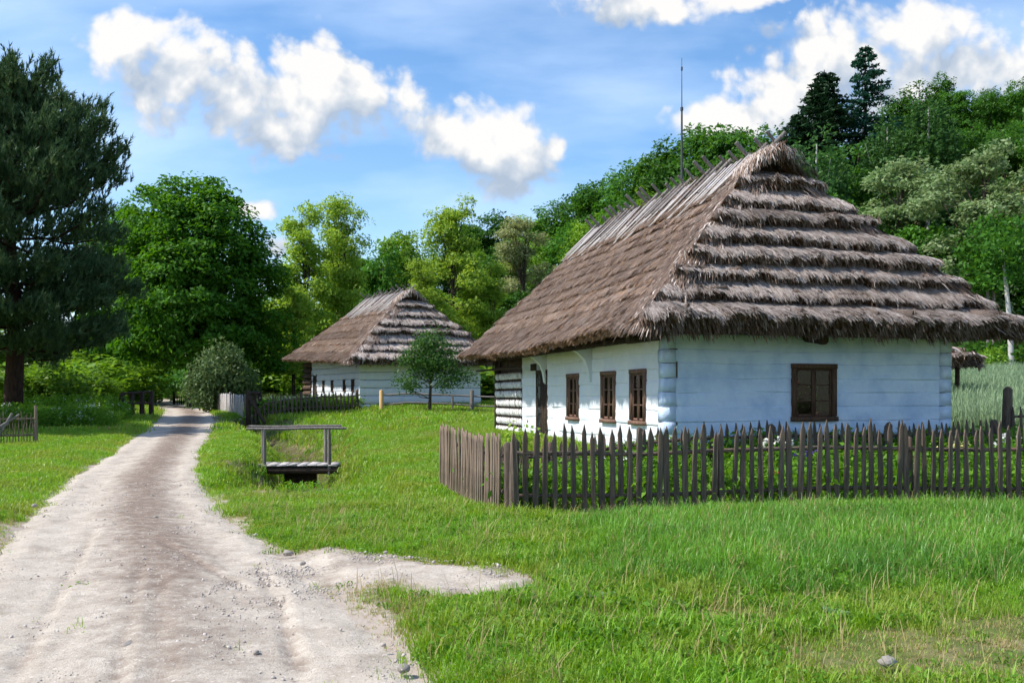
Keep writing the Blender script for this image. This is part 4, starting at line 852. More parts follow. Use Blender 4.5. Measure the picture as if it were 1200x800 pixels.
def culvert_rail(px, Z, label, h, posts, slope, lean):
    x = X(px, Z); g = CAM_H - (slope - HZN) * Z / FPX; root = empty('bridge_railing', (x, Z, g)); tag(root, label, 'railing', 'timber railings where the road crosses the stream')
    for i, (dx, dy, hh) in enumerate(posts):
        mb = MB(); mb.box((dx - .09, dy - .09, -.6), (dx + .09, dy + .09, hh), jit=.01); mb.build('post', MT['dark_wood'], root)
    d = np.array(posts); a = d[0]; b = d[-1]
    for z in (1.0, .55):
        mb = MB(); mb.tube([(a[0], a[1] - .1, min(a[2], z * h)), (b[0], b[1] - .1, min(b[2], z * h))], .065, 6); mb.build('rail', MT['dark_wood'], root)
    if lean:
        mb = MB(); mb.tube([(.12, -.15, 1.0), (.85, -.35, -.2)], .085, 6); mb.build('brace', MT['dark_wood'], root)
culvert_rail(291, 43.0, 'dark timber railing with slanting brace on the right of the road', 1.2, [(0, 0, 1.32), (.05, .9, 1.3), (.05, 1.8, 1.25)], 491, True)
culvert_rail(143, 45.5, 'dark timber bridge railing on the left of the road', 1.25, [(0, 0, 1.15), (.25, .6, 1.2), (.5, 1.2, 1.22), (.72, 1.8, 1.3)], 489, False)

# ------------------------------------------------------------------ trees
def cards(mb, P, size, up_bias=0.5, outward=None, mi=0, asp=0.55, r=rng, fold=True):
    """leaf-sized diamond faces"""
    n = len(P); nr = r.normal(0, 1, (n, 3)); nr = nrmz(nr)
    nr = nrmz(nr * (1 - up_bias) + np.array([0, 0, 1.0]) * up_bias + (0 if outward is None else outward * 0.45))
    t = nrmz(np.cross(nr, r.normal(0, 1, (n, 3)))); b = np.cross(nr, t)
    s = size * r.uniform(.6, 1.3, n); t = t * s[:, None]; b = b * (s * asp)[:, None]
    v = np.stack([P - t, P + b * .9 - t * .1, P + t, P - b * .9 - t * .1], 1)
    if fold: v[:, 0] -= nr * (s * .25)[:, None]; v[:, 2] -= nr * (s * .25)[:, None]
    mb.add(v.reshape(-1, 3), np.arange(n * 4).reshape(-1, 4), mi)
def limbs(mb, h0, targets, r0, lean=(0, 0), r=rng, seg=7, hfrac=.8):
    top = np.array([lean[0], lean[1], h0]); tr = np.array([[0, 0, -.4], [lean[0] * .1, lean[1] * .1, h0 * .25], [lean[0] * .45, lean[1] * .45, h0 * .6], top])
    tr[1:3, :2] += r.normal(0, r0 * .35, (2, 2)); mb.tube(tr, [r0 * 1.25, r0, r0 * .75, r0 * .35], seg)
    for t in targets:
        f = r.uniform(.35, .95); b = np.array([np.interp(f, [0, .25, .6, 1], np.array([tr[0], tr[1], tr[2], tr[3]])[:, k]) for k in range(3)])
        if b[2] > t[2] - .3: b[2] = max(h0 * .22, min(b[2], t[2] - .6))
        mid = b + (t - b) * .5 + np.array([0, 0, .12 * np.linalg.norm(t - b)]) * r.uniform(-.3, 1) + r.normal(0, .12, 3)
        rr = r0 * r.uniform(.22, .42); mb.tube([b, mid, t], [rr, rr * .65, rr * .2], 5, cap=False)
def crown_pts(lobes, n_cl, per, sig, r, shell=.62, flat=.6, clump_var=.5):
    """cluster centres through the lobes, leaves around every centre; returns points, centres, outward"""
    lobes = np.array(lobes, float); vol = (lobes[:, 3] * lobes[:, 4] + lobes[:, 3] * lobes[:, 5]); pk = r.choice(len(lobes), n_cl, p=vol / vol.sum())
    d = nrmz(r.normal(0, 1, (n_cl, 3))); rad = shell + (1 - shell) * r.random(n_cl) ** .7; rad = np.where(r.random(n_cl) < .18, r.uniform(.2, .7, n_cl), rad)
    c = lobes[pk, :3] + d * lobes[pk, 3:] * rad[:, None]
    cnt = np.maximum(4, (per * r.uniform(1 - clump_var, 1 + clump_var, n_cl)).astype(int))
    idx = np.repeat(np.arange(n_cl), cnt); s = sig * r.uniform(.7, 1.35, n_cl)
    g = r.normal(0, 1, (len(idx), 3)); g = g / np.maximum(1, np.linalg.norm(g, axis=1, keepdims=True) / 1.8)
    P = c[idx] + g * s[idx, None] * np.array([1, 1, flat]); P[:, 2] -= .10 * (g[:, 0] ** 2 + g[:, 1] ** 2) * s[idx]
    return P, c, d[idx]
def make_tree(kind, seed):
    """returns (crown mesh, trunk mesh, height)"""
    r = np.random.default_rng(seed); cr = MB(); tk = MB(); bark = MT['bark']
    if kind in ('forest', 'forest_lt'):
        H = 15.0; lobes = [(0, 0, 9.2, 3.6, 3.6, 4.9)]
        for i in range(7): a = r.uniform(0, 6.28); q = r.uniform(1.2, 2.6); lobes.append((q * math.cos(a), q * math.sin(a), r.uniform(5, 12.2), r.uniform(1.5, 2.4), r.uniform(1.5, 2.4), r.uniform(1.3, 2.2)))
        P, c, o = crown_pts(lobes, 170, 46, .62, r, .72, .62); cards(cr, P, .25, .38, o, r=r); limbs(tk, 11.5, c[::14], .24, r=r); mat = MT[kind]; H = P[:, 2].max()
    elif kind == 'forest_tall':
        lobes = [(0, 0, 9.5, 2.5, 2.5, 6.3)]
        for i in range(8): a = r.uniform(0, 6.28); q = r.uniform(.8, 1.9); lobes.append((q * math.cos(a), q * math.sin(a), r.uniform(4.5, 14), r.uniform(1.1, 1.8), r.uniform(1.1, 1.8), r.uniform(1.2, 2)))
        P, c, o = crown_pts(lobes, 150, 46, .55, r, .7, .7); cards(cr, P, .24, .38, o, r=r); limbs(tk, 13, c[::14], .2, r=r); mat = MT['forest']; H = P[:, 2].max()
    elif kind in ('robinia', 'robinia_pale', 'robinia_bloom'):
        lobes = []
        for i in range(26):
            a = r.uniform(0, 6.28); z = 4.0 + 11.2 * (i + r.random()) / 26; q = r.uniform(.3, 3.0) * (1 - .5 * max(0, (z - 11) / 4.5)); lobes.append((q * math.cos(a), q * math.sin(a), z, r.uniform(.9, 1.7), r.uniform(.9, 1.7), r.uniform(.5, .9)))
        P, c, o = crown_pts(lobes, 380, 36, .42, r, .5, .5); cards(cr, P, .16, .42, o, r=r, asp=.5); lean = r.normal(0, .6, 2); limbs(tk, 13.0, np.vstack([np.array(lobes)[:, :3], c[::16]]), .19, lean, r=r); mat = MT[kind]; H = P[:, 2].max(); bark = MT['bark']
        lo = []; 
        for i in range(9): a = r.uniform(0, 6.28); lo.append((1.6 * math.cos(a), 1.6 * math.sin(a), r.uniform(2.5, 7), 1.0, 1.0, .9))
        P2, c2, o2 = crown_pts(lo, 60, 26, .42, r, .5, .6); cards(cr, P2, .17, .4, o2, r=r)
    elif kind == 'birch':
        lobes = [(0, 0, 9.0, 2.1, 2.1, 5.6)]
        P, c, o = crown_pts(lobes, 260, 6, .3, r, .55, .7)
        pts = []
        for q in c:
            k = r.integers(16, 30); ln = r.uniform(.9, 2.3); t = np.sort(r.random(k)); ph = r.normal(0, .12, 2)
            pts.append(np.stack([q[0] + ph[0] * t + r.normal(0, .10, k), q[1] + ph[1] * t + r.normal(0, .10, k), q[2] - ln * t], 1))
        P = np.vstack([P] + pts); cards(cr, P, .17, .12, None, r=r, asp=.5); limbs(tk, 13.2, c[::22], .13, r=r); mat = MT['birch']; H = P[:, 2].max(); bark = MT['birch_bark']
    elif kind in ('spruce', 'larch'):
        H = 16.0; pts = []; tk.tube([(0, 0, -.4), (0, 0, 8), (0, 0, H)], [.24, .13, .02], 7); sp = kind == 'spruce'
        z = 2.2
        while z < H - .2:
            f = (H - z) / (H - 2.2); nb = 8 if sp else 6
            for b in range(nb):
                a = r.uniform(0, 6.28); ln = (.35 + (3.0 if sp else 3.3) * f ** (.72 if sp else .85)) * r.uniform(.7, 1.1); n = int((30 if sp else 22) * ln + 6)
                t = r.random(n) ** .8; dz = -(.28 if sp else .20) * ln * t ** 1.5 + (.05 if sp else .22) * ln * t; wd = .16 * ln * (1 - .5 * t) * r.normal(0, 1, n)
                pts.append(np.stack([math.cos(a) * ln * t - math.sin(a) * wd, math.sin(a) * ln * t + math.cos(a) * wd, z + dz + r.normal(0, .07, n)], 1))
                tk.tube([(0, 0, z), (math.cos(a) * ln * .5, math.sin(a) * ln * .5, z - .02 * ln), (math.cos(a) * ln * .95, math.sin(a) * ln * .95, z - .08 * ln)], [.035, .025, .008], 4, cap=False)
            z += .36 if sp else .52
        P = np.vstack(pts); cards(cr, P, .19, .35, None, r=r, asp=.4); mat = MT[kind]; bark = MT['pine_bark']
    elif kind == 'chestnut':
        lobes = [(0, 0, 8.0, 4.2, 4.2, 5.6), (-1.5, 0, 11.0, 2.8, 2.8, 3.3), (1.4, -.5, 10.2, 3.0, 3.0, 3.4), (3.1, 0, 7.0, 2.6, 2.6, 3.6), (-3.2, 0, 6.8, 2.4, 2.6, 3.6), (3.6, .3, 4.6, 2.2, 2.2, 2.4), (0, -2.8, 6.4, 3.0, 2.2, 3.6), (-2.6, -1, 5.0, 2.2, 2.2, 2.0), (1.5, -2.5, 4.8, 2.2, 2.0, 1.8), (.3, .2, 12.4, 2.2, 2.2, 2.3)]
        P, c, o = crown_pts(lobes, 640, 84, .52, r, .76, .5, .6); cards(cr, P, .175, .42, o, r=r, asp=.55); limbs(tk, 11, c[::34], .42, r=r); mat = MT['chestnut']; H = P[:, 2].max()
    elif kind == 'apple':
        lobes = [(-.1, 0, 2.9, 1.0, 1.0, 1.0), (-.75, 0, 2.1, .85, .8, .55), (.75, 0, 2.5, .8, .8, .6), (.25, 0, 3.75, .6, .6, .6), (-.35, .2, 3.6, .5, .5, .4), (1.5, .1, 1.95, .8, .6, .35), (-1.15, 0, 1.5, .6, .5, .4), (1.0, -.3, 1.55, .7, .6, .3), (.9, .2, 3.2, .45, .45, .3), (-1.1, -.2, 2.8, .4, .4, .3), (2.1, 0, 1.75, .4, .4, .2)]
        P, c, o = crown_pts(lobes, 180, 38, .30, r, .5, .7, .7); cards(cr, P, .08, .35, o, r=r, asp=.5); limbs(tk, 2.7, c[::12], .085, (.15, 0), r=r); mat = MT['apple']; H = P[:, 2].max()
    elif kind == 'bush':
        lobes = [(0, 0, 1.6, 1.7, 1.6, 1.45), (-.8, 0, 1.1, 1.2, 1.2, 1), (.9, 0, 1.2, 1.2, 1.2, 1.1), (.1, 0, 2.5, .9, .9, .8)]
        P, c, o = crown_pts(lobes, 240, 34, .26, r, .75, .7); cards(cr, P, .11, .35, o, r=r); limbs(tk, 1.8, c[::14], .07, r=r); mat = MT['bush']; H = P[:, 2].max()
    elif kind == 'shrub':
        lobes = [(0, 0, 1.6, 1.5, 1.5, 1.6)] + [(r.uniform(-1.3, 1.3), r.uniform(-1.3, 1.3), r.uniform(.7, 2.4), r.uniform(.6, 1.1), r.uniform(.6, 1.1), r.uniform(.6, .9)) for _ in range(6)]
        P, c, o = crown_pts(lobes, 130, 36, .32, r, .6, .7); cards(cr, P, .15, .35, o, r=r); limbs(tk, 1.9, c[::10], .06, r=r); mat = MT['forest_lt']; H = P[:, 2].max()
    elif kind == 'pine':
        H = 14.6; tk.tube([(0, 0, -.4), (.15, 0, 3.5), (-.1, .1, 8), (.1, 0, 12), (.25, 0, 14)], [.42, .34, .25, .14, .03], 9); T0 = []; UP = []
        nb = 92
        for b in range(nb):
            z = 3.0 + 11.2 * ((b + r.random()) / nb); f = (14.6 - z) / 11.6
            ln = (1.0 + 4.3 * min(1, f * 2.0) ** .6 * (1 - .12 * f)) * r.uniform(.72, 1.08); a = b * 2.399 + r.normal(0, .25)
            dip = (r.uniform(-.16, .14) if f > .55 else .22 + .3 * (1 - f)) * ln + r.normal(0, .1)
            tip = np.array([math.cos(a) * ln, math.sin(a) * ln, z + dip]); base = np.array([0.05, 0, z]); mid = (base + tip) / 2 + np.array([0, 0, -.10 * ln])
            tk.tube([base, mid, tip], [.075, .05, .015], 5, cap=False)
            n = int(46 * ln); t = r.uniform(.16, 1.04, n) ** .75
            p = (1 - t)[:, None] ** 2 * base + (2 * t * (1 - t))[:, None] * mid + (t ** 2)[:, None] * tip
            wd = (.20 + .24 * ln * (1.12 - t)) ; p = p + np.stack([r.normal(0, 1, n) * wd * .75, r.normal(0, 1, n) * wd * .75, r.normal(.12, .20, n)], 1)
            T0.append(p); q = np.repeat((nrmz(tip - base) * .55 + np.array([0, 0, .85]))[None], n, 0) + r.normal(0, .30, (n, 3)); UP.append(nrmz(q))
        for i in range(150):   # leading shoots
            a = r.uniform(0, 6.28); q = r.uniform(0, 2.6) * r.random() ** .3; zt = 14.6 - .24 * q ** 1.5 - r.uniform(0, .9); T0.append(np.stack([np.full(5, math.cos(a) * q), np.full(5, math.sin(a) * q), zt - np.linspace(0, .9, 5)], 1)); UP.append(nrmz(np.repeat([[0, 0, 1.0]], 5, 0) + r.normal(0, .15, (5, 3))))
        P = np.vstack(T0); U = np.vstack(UP); k = 16; n = len(P); Pn = np.repeat(P, k, 0); Un = np.repeat(U, k, 0)
        D = nrmz(Un * 1.0 + nrmz(r.normal(0, 1, (n * k, 3))) * .62); Ln = r.uniform(.16, .32, n * k); sd = nrmz(np.cross(D, r.normal(0, 1, (n * k, 3)))) * .026
        B = Pn + Un * r.uniform(-.14, .24, (n * k, 1)); v = np.stack([B - sd, B + sd, B + D * Ln[:, None]], 1); cr.add(v.reshape(-1, 3), np.arange(n * k * 3).reshape(-1, 3))
        mat = MT['pine']; bark = MT['pine_bark']; H = P[:, 2].max() + .2
    return cr.mesh('crown', mat), tk.mesh('trunk', bark, smooth=True), float(H)
PROTO = {}
def proto(kind, var):
    if (kind, var) not in PROTO: PROTO[(kind, var)] = make_tree(kind, sum(map(ord, kind)) * 7 + var * 101)
    return PROTO[(kind, var)]
def tree(name, kind, var, x, y, height, label, cat='tree', group=None, wide=1.0, rot=None, trunkmat=None, zoff=0.0):
    cm, tm, H = proto(kind, var); s = height / H
    o = empty(name, (x, y, Tz(x, y) + zoff), random.uniform(0, 6.28) if rot is None else rot); o.scale = (s * wide, s * wide, s)
    link('crown', cm, o); link('trunk', tm, o); tag(o, label, cat, group); return o
def tree_to(name, kind, var, px, top, Z, label, **kw):
    x = X(px, Z); h = CAM_H + (HZN - top) * Z / FPX - Tz(x, Z); return tree(name, kind, var, x, Z, h, label, **kw)

tree_to('pine_tree', 'pine', 0, 14, 64, 43, 'big dark pine with spreading branches at the left edge', rot=.6, wide=1.0)
tree_to('pine_tree', 'pine', 1, -172, 60, 32.5, 'second dark pine half out of the picture at the left edge', rot=2.0)
tree_to('chestnut_tree', 'chestnut', 0, 228, 203, 64, 'large domed dark green chestnut tree beside the road bend', rot=0, wide=.98)
tree_to('chestnut_tree', 'chestnut', 1, 148, 232, 72, 'chestnut tree half hidden between the pine and the domed chestnut', rot=1.2, wide=.8)
tree_to('bush', 'bush', 0, 259, 393, 54, 'rounded grey-green bush behind the pale board fence', cat='bush', rot=.4, wide=.8)
tree_to('apple_tree', 'apple', 0, 503, 374, 42, 'little leaning apple tree in front of the smaller cottage', rot=0, wide=1.0)
RB = 'tall airy roadside robinias'
tree_to('robinia_tree', 'robinia', 0, 357, 236, 74, 'yellow-green airy robinia just right of the domed chestnut', group=RB, wide=.85)
tree_to('robinia_tree', 'robinia', 1, 402, 226, 77, 'tallest yellow-green robinia above the left end of the smaller roof', group=RB, wide=.85)
tree_to('robinia_tree', 'robinia', 2, 531, 229, 70, 'yellow-green robinia with crooked trunk between the two thatched roofs', group=RB, wide=.9)
tree_to('robinia_tree', 'robinia', 1, 497, 300, 66, 'shorter yellow-green robinia right behind the smaller gablet', group=RB, wide=.9)
tree_to('robinia_tree', 'robinia_pale', 0, 612, 252, 84, 'cream flowering robinia left of the large thatched roof', group=RB, wide=.95)
tree_to('robinia_tree', 'robinia', 0, 575, 305, 72, 'low bright robinia beside the far eave of the large roof', group=RB, wide=1.1)
tree_to('robinia_tree', 'robinia', 2, 345, 330, 68, 'small yellow-green tree at the left end of the smaller roof', group=RB, wide=1.2)
tree_to('slender_tree', 'forest_tall', 0, 447, 280, 84, 'slender darker tree behind the ridge of the smaller cottage', wide=.8)
tree_to('slender_tree', 'forest_lt', 0, 474, 268, 88, 'slender mid-green tree right of the smaller ridge', wide=.75)
tree_to('robinia_tree', 'robinia_bloom', 0, 1046, 184, 62, 'robinia with pale blossom above the middle of the hipped roof end', group='pale blossoming robinias', wide=1.25)
tree_to('robinia_tree', 'robinia_bloom', 1, 1152, 168, 56, 'large robinia with pale blossom near the right edge', group='pale blossoming robinias', wide=1.3)
tree_to('robinia_tree', 'robinia_bloom', 0, 1200, 240, 60, 'robinia with pale blossom cut by the right edge', group='pale blossoming robinias', wide=1.1)
tree_to('spruce_tree', 'spruce', 0, 966, 82, 86, 'dark spruce rising left of the pointed larch', wide=1.6)
tree_to('spruce_tree', 'spruce', 1, 936, 130, 84, 'lower dark spruce left of the tall spruce', wide=1.6)
tree_to('larch_tree', 'larch', 0, 1014, 55, 88, 'pointed blue-green larch, highest on the skyline', wide=1.45)
tree_to('birch_tree', 'birch', 0, 957, 148, 72, 'weeping birch in front of the dark spruces', wide=1.25)
tree_to('birch_tree', 'birch', 1, 1088, 108, 74, 'weeping birch in front of the hill skyline right of the larch', wide=1.35)
tree_to('birch_tree', 'birch', 0, 1040, 130, 76, 'weeping birch just below the larch', wide=1.2)

# wood on the hill: rows named by where they stand against mast, larch and frame
def row(rowname, spec, default):
    left = sorted([s for s in spec if s[0] < 799], key=lambda s: -s[0]); right = sorted([s for s in spec if s[0] >= 799], key=lambda s: s[0])
    for side, lst in (('left', left), ('right', right)):
        for i, s in enumerate(lst):
            px, top, Z, kind, var, wide = s; k = {'forest': 'dark green broadleaf', 'forest_lt': 'fresh green broadleaf', 'forest_tall': 'tall narrow broadleaf', 'birch': 'weeping birch', 'spruce': 'dark spruce'}[kind]
            nm = {'birch': 'birch_tree', 'spruce': 'spruce_tree'}.get(kind, 'broadleaf_tree')
            tree_to(nm, kind, var, px, top, Z, '%s, %s tree %s of the mast in the %s' % (k, ORD[min(i, 19)], side, rowname), group='trees of the hillside wood', wide=wide)
row('skyline row', [(548, 262, 150, 'forest', 0, 1.2), (578, 247, 148, 'forest', 1, 1.2), (622, 250, 140, 'forest_lt', 1, 1.2), (650, 236, 132, 'forest', 2, 1.2), (676, 224, 128, 'forest', 0, 1.1), (700, 210, 122, 'forest', 1, 1.1), (724, 202, 118, 'forest_tall', 1, 1.1), (748, 188, 114, 'forest', 2, 1.1), (770, 178, 110, 'forest', 0, 1.0), (792, 160, 106, 'forest', 1, 1.0),
     (816, 148, 104, 'forest_tall', 1, 1.2), (838, 142, 100, 'forest', 2, 1.0), (862, 150, 98, 'forest', 0, 1.0), (888, 150, 96, 'forest', 1, 1.0), (912, 146, 94, 'forest_tall', 0, 1.1), (1050, 112, 96, 'forest', 1, 1.0), (1078, 96, 95, 'forest', 2, 1.05), (1102, 86, 94, 'forest_tall', 1, 1.1), (1130, 106, 92, 'forest', 0, 1.1), (1160, 102, 90, 'forest', 1, 1.1), (1196, 90, 88, 'forest', 2, 1.15), (1232, 92, 88, 'forest', 0, 1.15), (1270, 95, 88, 'forest', 1, 1.15)], 0)
row('middle row of the wood', [(470, 300, 125, 'forest_lt', 1, 1.3), (510, 290, 125, 'forest', 2, 1.3), (555, 292, 118, 'forest_lt', 0, 1.2), (592, 285, 112, 'forest', 1, 1.2), (640, 278, 108, 'forest_lt', 1, 1.2), (668, 262, 104, 'forest', 0, 1.1), (700, 250, 98, 'forest_lt', 0, 1.1), (735, 232, 92, 'forest', 2, 1.1), (765, 220, 88, 'forest_lt', 1, 1.0), (430, 300, 120, 'forest', 1, 1.3), (395, 300, 120, 'forest', 0, 1.3),
     (810, 205, 86, 'forest', 0, 1.0), (870, 200, 80, 'forest_lt', 1, 1.0), (915, 190, 78, 'forest', 1, 1.0), (1000, 165, 78, 'forest', 2, 1.05), (1030, 200, 72, 'forest', 0, 1.0), (1068, 160, 78, 'forest', 1, 1.0), (1112, 150, 78, 'forest', 0, 1.05), (1140, 140, 80, 'forest_tall', 0, 1.1), (1178, 145, 76, 'forest', 2, 1.1), (1215, 150, 74, 'forest', 1, 1.1), (1255, 160, 72, 'forest', 0, 1.1)], 0)
row('front row of the wood', [(-40, 375, 115, 'forest', 0, 1.6), (10, 382, 118, 'forest_lt', 1, 1.6), (60, 372, 116, 'forest', 2, 1.6), (110, 378, 120, 'forest', 1, 1.6), (160, 380, 125, 'forest_lt', 0, 1.6), (300, 345, 130, 'forest', 1, 1.5), (250, 372, 125, 'forest', 2, 1.5), (205, 385, 120, 'forest', 0, 1.5), (520, 345, 82, 'forest_lt', 0, 1.5), (420, 330, 88, 'forest_lt', 1, 1.4), (380, 340, 92, 'forest', 2, 1.4), (325, 340, 95, 'forest_lt', 0, 1.4), (560, 350, 80, 'forest_lt', 1, 1.4), (610, 340, 82, 'forest', 0, 1.3), (970, 225, 66, 'forest', 1, 1.1), (1010, 250, 62, 'forest', 2, 1.1), (1075, 262, 60, 'forest', 0, 1.1), (1110, 270, 60, 'forest', 1, 1.1), (1130, 300, 56, 'forest', 2, 1.2), (1172, 310, 58, 'forest', 0, 1.2), (1205, 320, 56, 'forest', 1, 1.3), (1245, 290, 58, 'forest', 2, 1.3)], 0)
# shrubs
SH = [(62, 428, 47, 'bright green shrub behind the stake fence, nearest the pine trunk', 1.3), (105, 432, 52, 'bright green shrub left of the timber bridge railing', 1.3), (30, 425, 50, 'leafy shrub behind the big pine trunk', 1.4), (128, 415, 66, 'darker shrub under the chestnuts left of the road', 1.8), (98, 405, 72, 'tall shrub behind the meadow at left', 1.7),
      (-20, 420, 52, 'leafy shrub cut by the left edge', 1.5), (1130, 415, 49, 'shrub at the far edge of the field beside the shed', 1.2), (1165, 405, 50, 'shrub between the thin trunks and the white birch', 1.2), (1205, 400, 51, 'shrub at the far edge of the field cut by the right edge', 1.4), (345, 415, 74, 'shrub beyond the meadow left of the smaller cottage', 1.8), (310, 425, 85, 'low shrub behind the rounded bush', 2.0), (575, 395, 62, 'shrub between the two cottages', 1.8), (560, 410, 66, 'low shrub behind the right end of the smaller cottage', 1.8), (330, 405, 90, 'shrub at the far side of the meadow under the robinias', 2.2), (175, 425, 92, 'far shrub seen under the chestnut crowns', 2.2), (220, 428, 96, 'far shrub beyond the short dark fence', 2.4), (275, 420, 100, 'far shrub behind the rounded bush top', 2.6)]
for i, (px, top, Z, lb, wd) in enumerate(SH): tree_to('shrub', 'shrub', i % 3, px, top, Z, lb, cat='shrub', group='wayside shrubs', wide=wd)
for px, Z, lb in ((1186, 49, 'slim leaning birch with bare white trunk at the right edge of the field'), (1157, 52, 'thin bare trunk at the field edge, left of its twin'), (1164, 52.3, 'thin bare trunk at the field edge, right of its twin')):
    x = X(px, Z); o = empty('sapling', (x, Z, Tz(x, Z))); tag(o, lb, 'tree', 'thin trunks at the field edge'); mb = MB(); wb = px > 1180; mb.tube([(0, 0, -.2), (-.12 if wb else .05, 0, 3), (-.5 if wb else -.05, 0, 6.8)], [.15, .13, .07] if wb else [.11, .10, .06], 7); mb.build('trunk', MT['birch_bark' if wb else 'grey_wood'], o)
    r_ = np.random.default_rng(int(px)); P, c, o_ = crown_pts([(-.3 if wb else 0, 0, 6.5, 1.3, 1.2, 2.2)], 60, 34, .35, r_); mb = MB(); cards(mb, P, .15, .3, None, r=r_); mb.build('crown', MT['forest'], o)

# ------------------------------------------------------------------ grass and other ground cover
def tuft(name, mat, n, h, rad, w, seed, bend=.5, mats2=None, p2=0.0, curl=1.0):
    r = np.random.default_rng(seed); mb = MB()
    for i in range(n):
        a = r.uniform(0, 6.28); q = rad * math.sqrt(r.random()); b = np.array([q * math.cos(a), q * math.sin(a), -.03]); hh = h * r.uniform(.55, 1.15); d = r.uniform(0, 6.28)
        k = bend * hh * r.uniform(.1, 1.0); dv = np.array([math.cos(d), math.sin(d), 0]); s = np.array([-math.sin(d), math.cos(d), 0]) * w * r.uniform(.7, 1.3) / 2
        c1 = b + dv * k * .25 + np.array([0, 0, hh * .5]); c2 = b + dv * k * .65 + np.array([0, 0, hh * .85]); c3 = b + dv * k * 1.15 + np.array([0, 0, hh * (1.0 - .12 * curl * k / hh)])
        mi = 1 if (mats2 and r.random() < p2) else 0
        mb.add([b - s, b + s, c1 - s * .9, c1 + s * .9, c2 - s * .6, c2 + s * .6, c3], [(0, 1, 3, 2), (2, 3, 5, 4)], mi); mb.add([c2 - s * .6, c2 + s * .6, c3], [(0, 1, 2)], mi)
    o = bpy.data.objects.new(name, mb.mesh(name, [mat] + ([mats2] if mats2 else []))); return o
def leafy(name, mat, n, h, rad, size, seed, flowers=None, nf=0):
    r = np.random.default_rng(seed); mb = MB(); P = np.stack([r.normal(0, rad, n), r.normal(0, rad, n), h * r.random(n) ** .8], 1); cards(mb, P, size, .35, None, 0, .5, r)
    for i in range(max(3, n // 12)):
        p = np.array([r.normal(0, rad * .7), r.normal(0, rad * .7), 0]); mb.tube([p * .5 - (0, 0, .05), p + (0, 0, h * .9)], .006, 3, cap=False)
    if flowers:
        F = np.stack([r.normal(0, rad, nf), r.normal(0, rad, nf), h * r.uniform(.85, 1.1, nf)], 1); cards(mb, np.repeat(F, 4, 0) + r.normal(0, .02, (nf * 4, 3)), .035, .5, None, 1, .8, r)
    return bpy.data.objects.new(name, mb.mesh(name, [mat] + ([flowers] if flowers else [])))
_gn = {}
def scatter(name, protos, P, idx, scl, label, cat, tiltv=.12, seed=1, parent=None):
    r = np.random.default_rng(seed); n = len(P)
    key = name + '_blades'; c = bpy.data.collections.new(key)
    for i, o in enumerate(protos): o.name = '%s_%02d' % (key, i); c.objects.link(o)
    me = bpy.data.meshes.new(name); me.vertices.add(n); me.vertices.foreach_set('co', np.asarray(P, np.float32).ravel())
    rot = np.stack([r.normal(0, tiltv, n), r.normal(0, tiltv, n), r.uniform(0, 6.28, n)], 1).astype(np.float32)
    me.attributes.new('rot', 'FLOAT_VECTOR', 'POINT').data.foreach_set('vector', rot.ravel())
    me.attributes.new('scl', 'FLOAT', 'POINT').data.foreach_set('value', np.asarray(scl, np.float32)); me.attributes.new('idx', 'INT', 'POINT').data.foreach_set('value', np.asarray(idx, np.int32))
    o = bpy.data.objects.new(name, me); COL.objects.link(o); tag(o, label, cat, kind='stuff')
    g = bpy.data.node_groups.new(name, 'GeometryNodeTree'); g.interface.new_socket('Geometry', in_out='INPUT', socket_type='NodeSocketGeometry'); g.interface.new_socket('Geometry', in_out='OUTPUT', socket_type='NodeSocketGeometry')
    N = g.nodes; L = g.links; gi = N.new('NodeGroupInput'); go = N.new('NodeGroupOutput'); ip = N.new('GeometryNodeInstanceOnPoints'); ci = N.new('GeometryNodeCollectionInfo')
    ci.inputs['Collection'].default_value = c; ci.inputs['Separate Children'].default_value = True; ci.inputs['Reset Children'].default_value = True
    def na(nm, ty): a = N.new('GeometryNodeInputNamedAttribute'); a.data_type = ty; a.inputs['Name'].default_value = nm; return a.outputs['Attribute']
    L.new(gi.outputs[0], ip.inputs['Points']); L.new(ci.outputs[0], ip.inputs['Instance']); ip.inputs['Pick Instance'].default_value = True
    L.new(na('idx', 'INT'), ip.inputs['Instance Index']); L.new(na('rot', 'FLOAT_VECTOR'), ip.inputs['Rotation']); L.new(na('scl', 'FLOAT'), ip.inputs['Scale']); L.new(ip.outputs[0], go.inputs[0])
    md = o.modifiers.new('scatter', 'NODES'); md.node_group = g; return o
def in_house(x, y, m=0.0):
    a, b = hab(x, y); h1 = (a > -m) & (a < HW + m) & (b > -m) & (b < HL + m)
    dx, dy = x - H2[0], y - H2[1]; c, s = math.cos(R2), math.sin(R2); a2 = dx * c + dy * s; b2 = -dx * s + dy * c
    return h1 | ((a2 > -m) & (a2 < 6.3 + m) & (b2 > -m) & (b2 < 10.6 + m))
def frustum_pts(n, y0, y1, mx=.62, pw=1.0, seed=1):
    """uniform over the wedge of ground the photograph looks at, a little wider"""
    r = np.random.default_rng(seed); y = np.sqrt(r.uniform(y0 ** 2, y1 ** 2, n)); x = r.uniform(-mx, mx, n) * y + r.uniform(-2.3, 2.3, n); return x, y, r
def garden(x, y):
    """inside the fenced garden"""
    t = (x - FA[0]) / (FB[0] - FA[0]); yf = FA[1] + t * (FB[1] - FA[1]); a, b = hab(x, y)
    return (y > yf + .15) & (b < -.15) & (x > -.9 - .28 * (y - 16)) & (x < 11.4) & (y < 20)
def worn(x, y):
    """trodden dry patches of the near verge"""
    return np.exp(-(((x - .95) / .95) ** 2 + ((y - 6.75) / .26) ** 2)) + .9 * np.exp(-(((x - 2.5) / 1.3) ** 2 + ((y - 5.75) / .40) ** 2)) + .8 * np.exp(-(((x - 3.6) / .8) ** 2 + ((y - 6.6) / .3) ** 2))
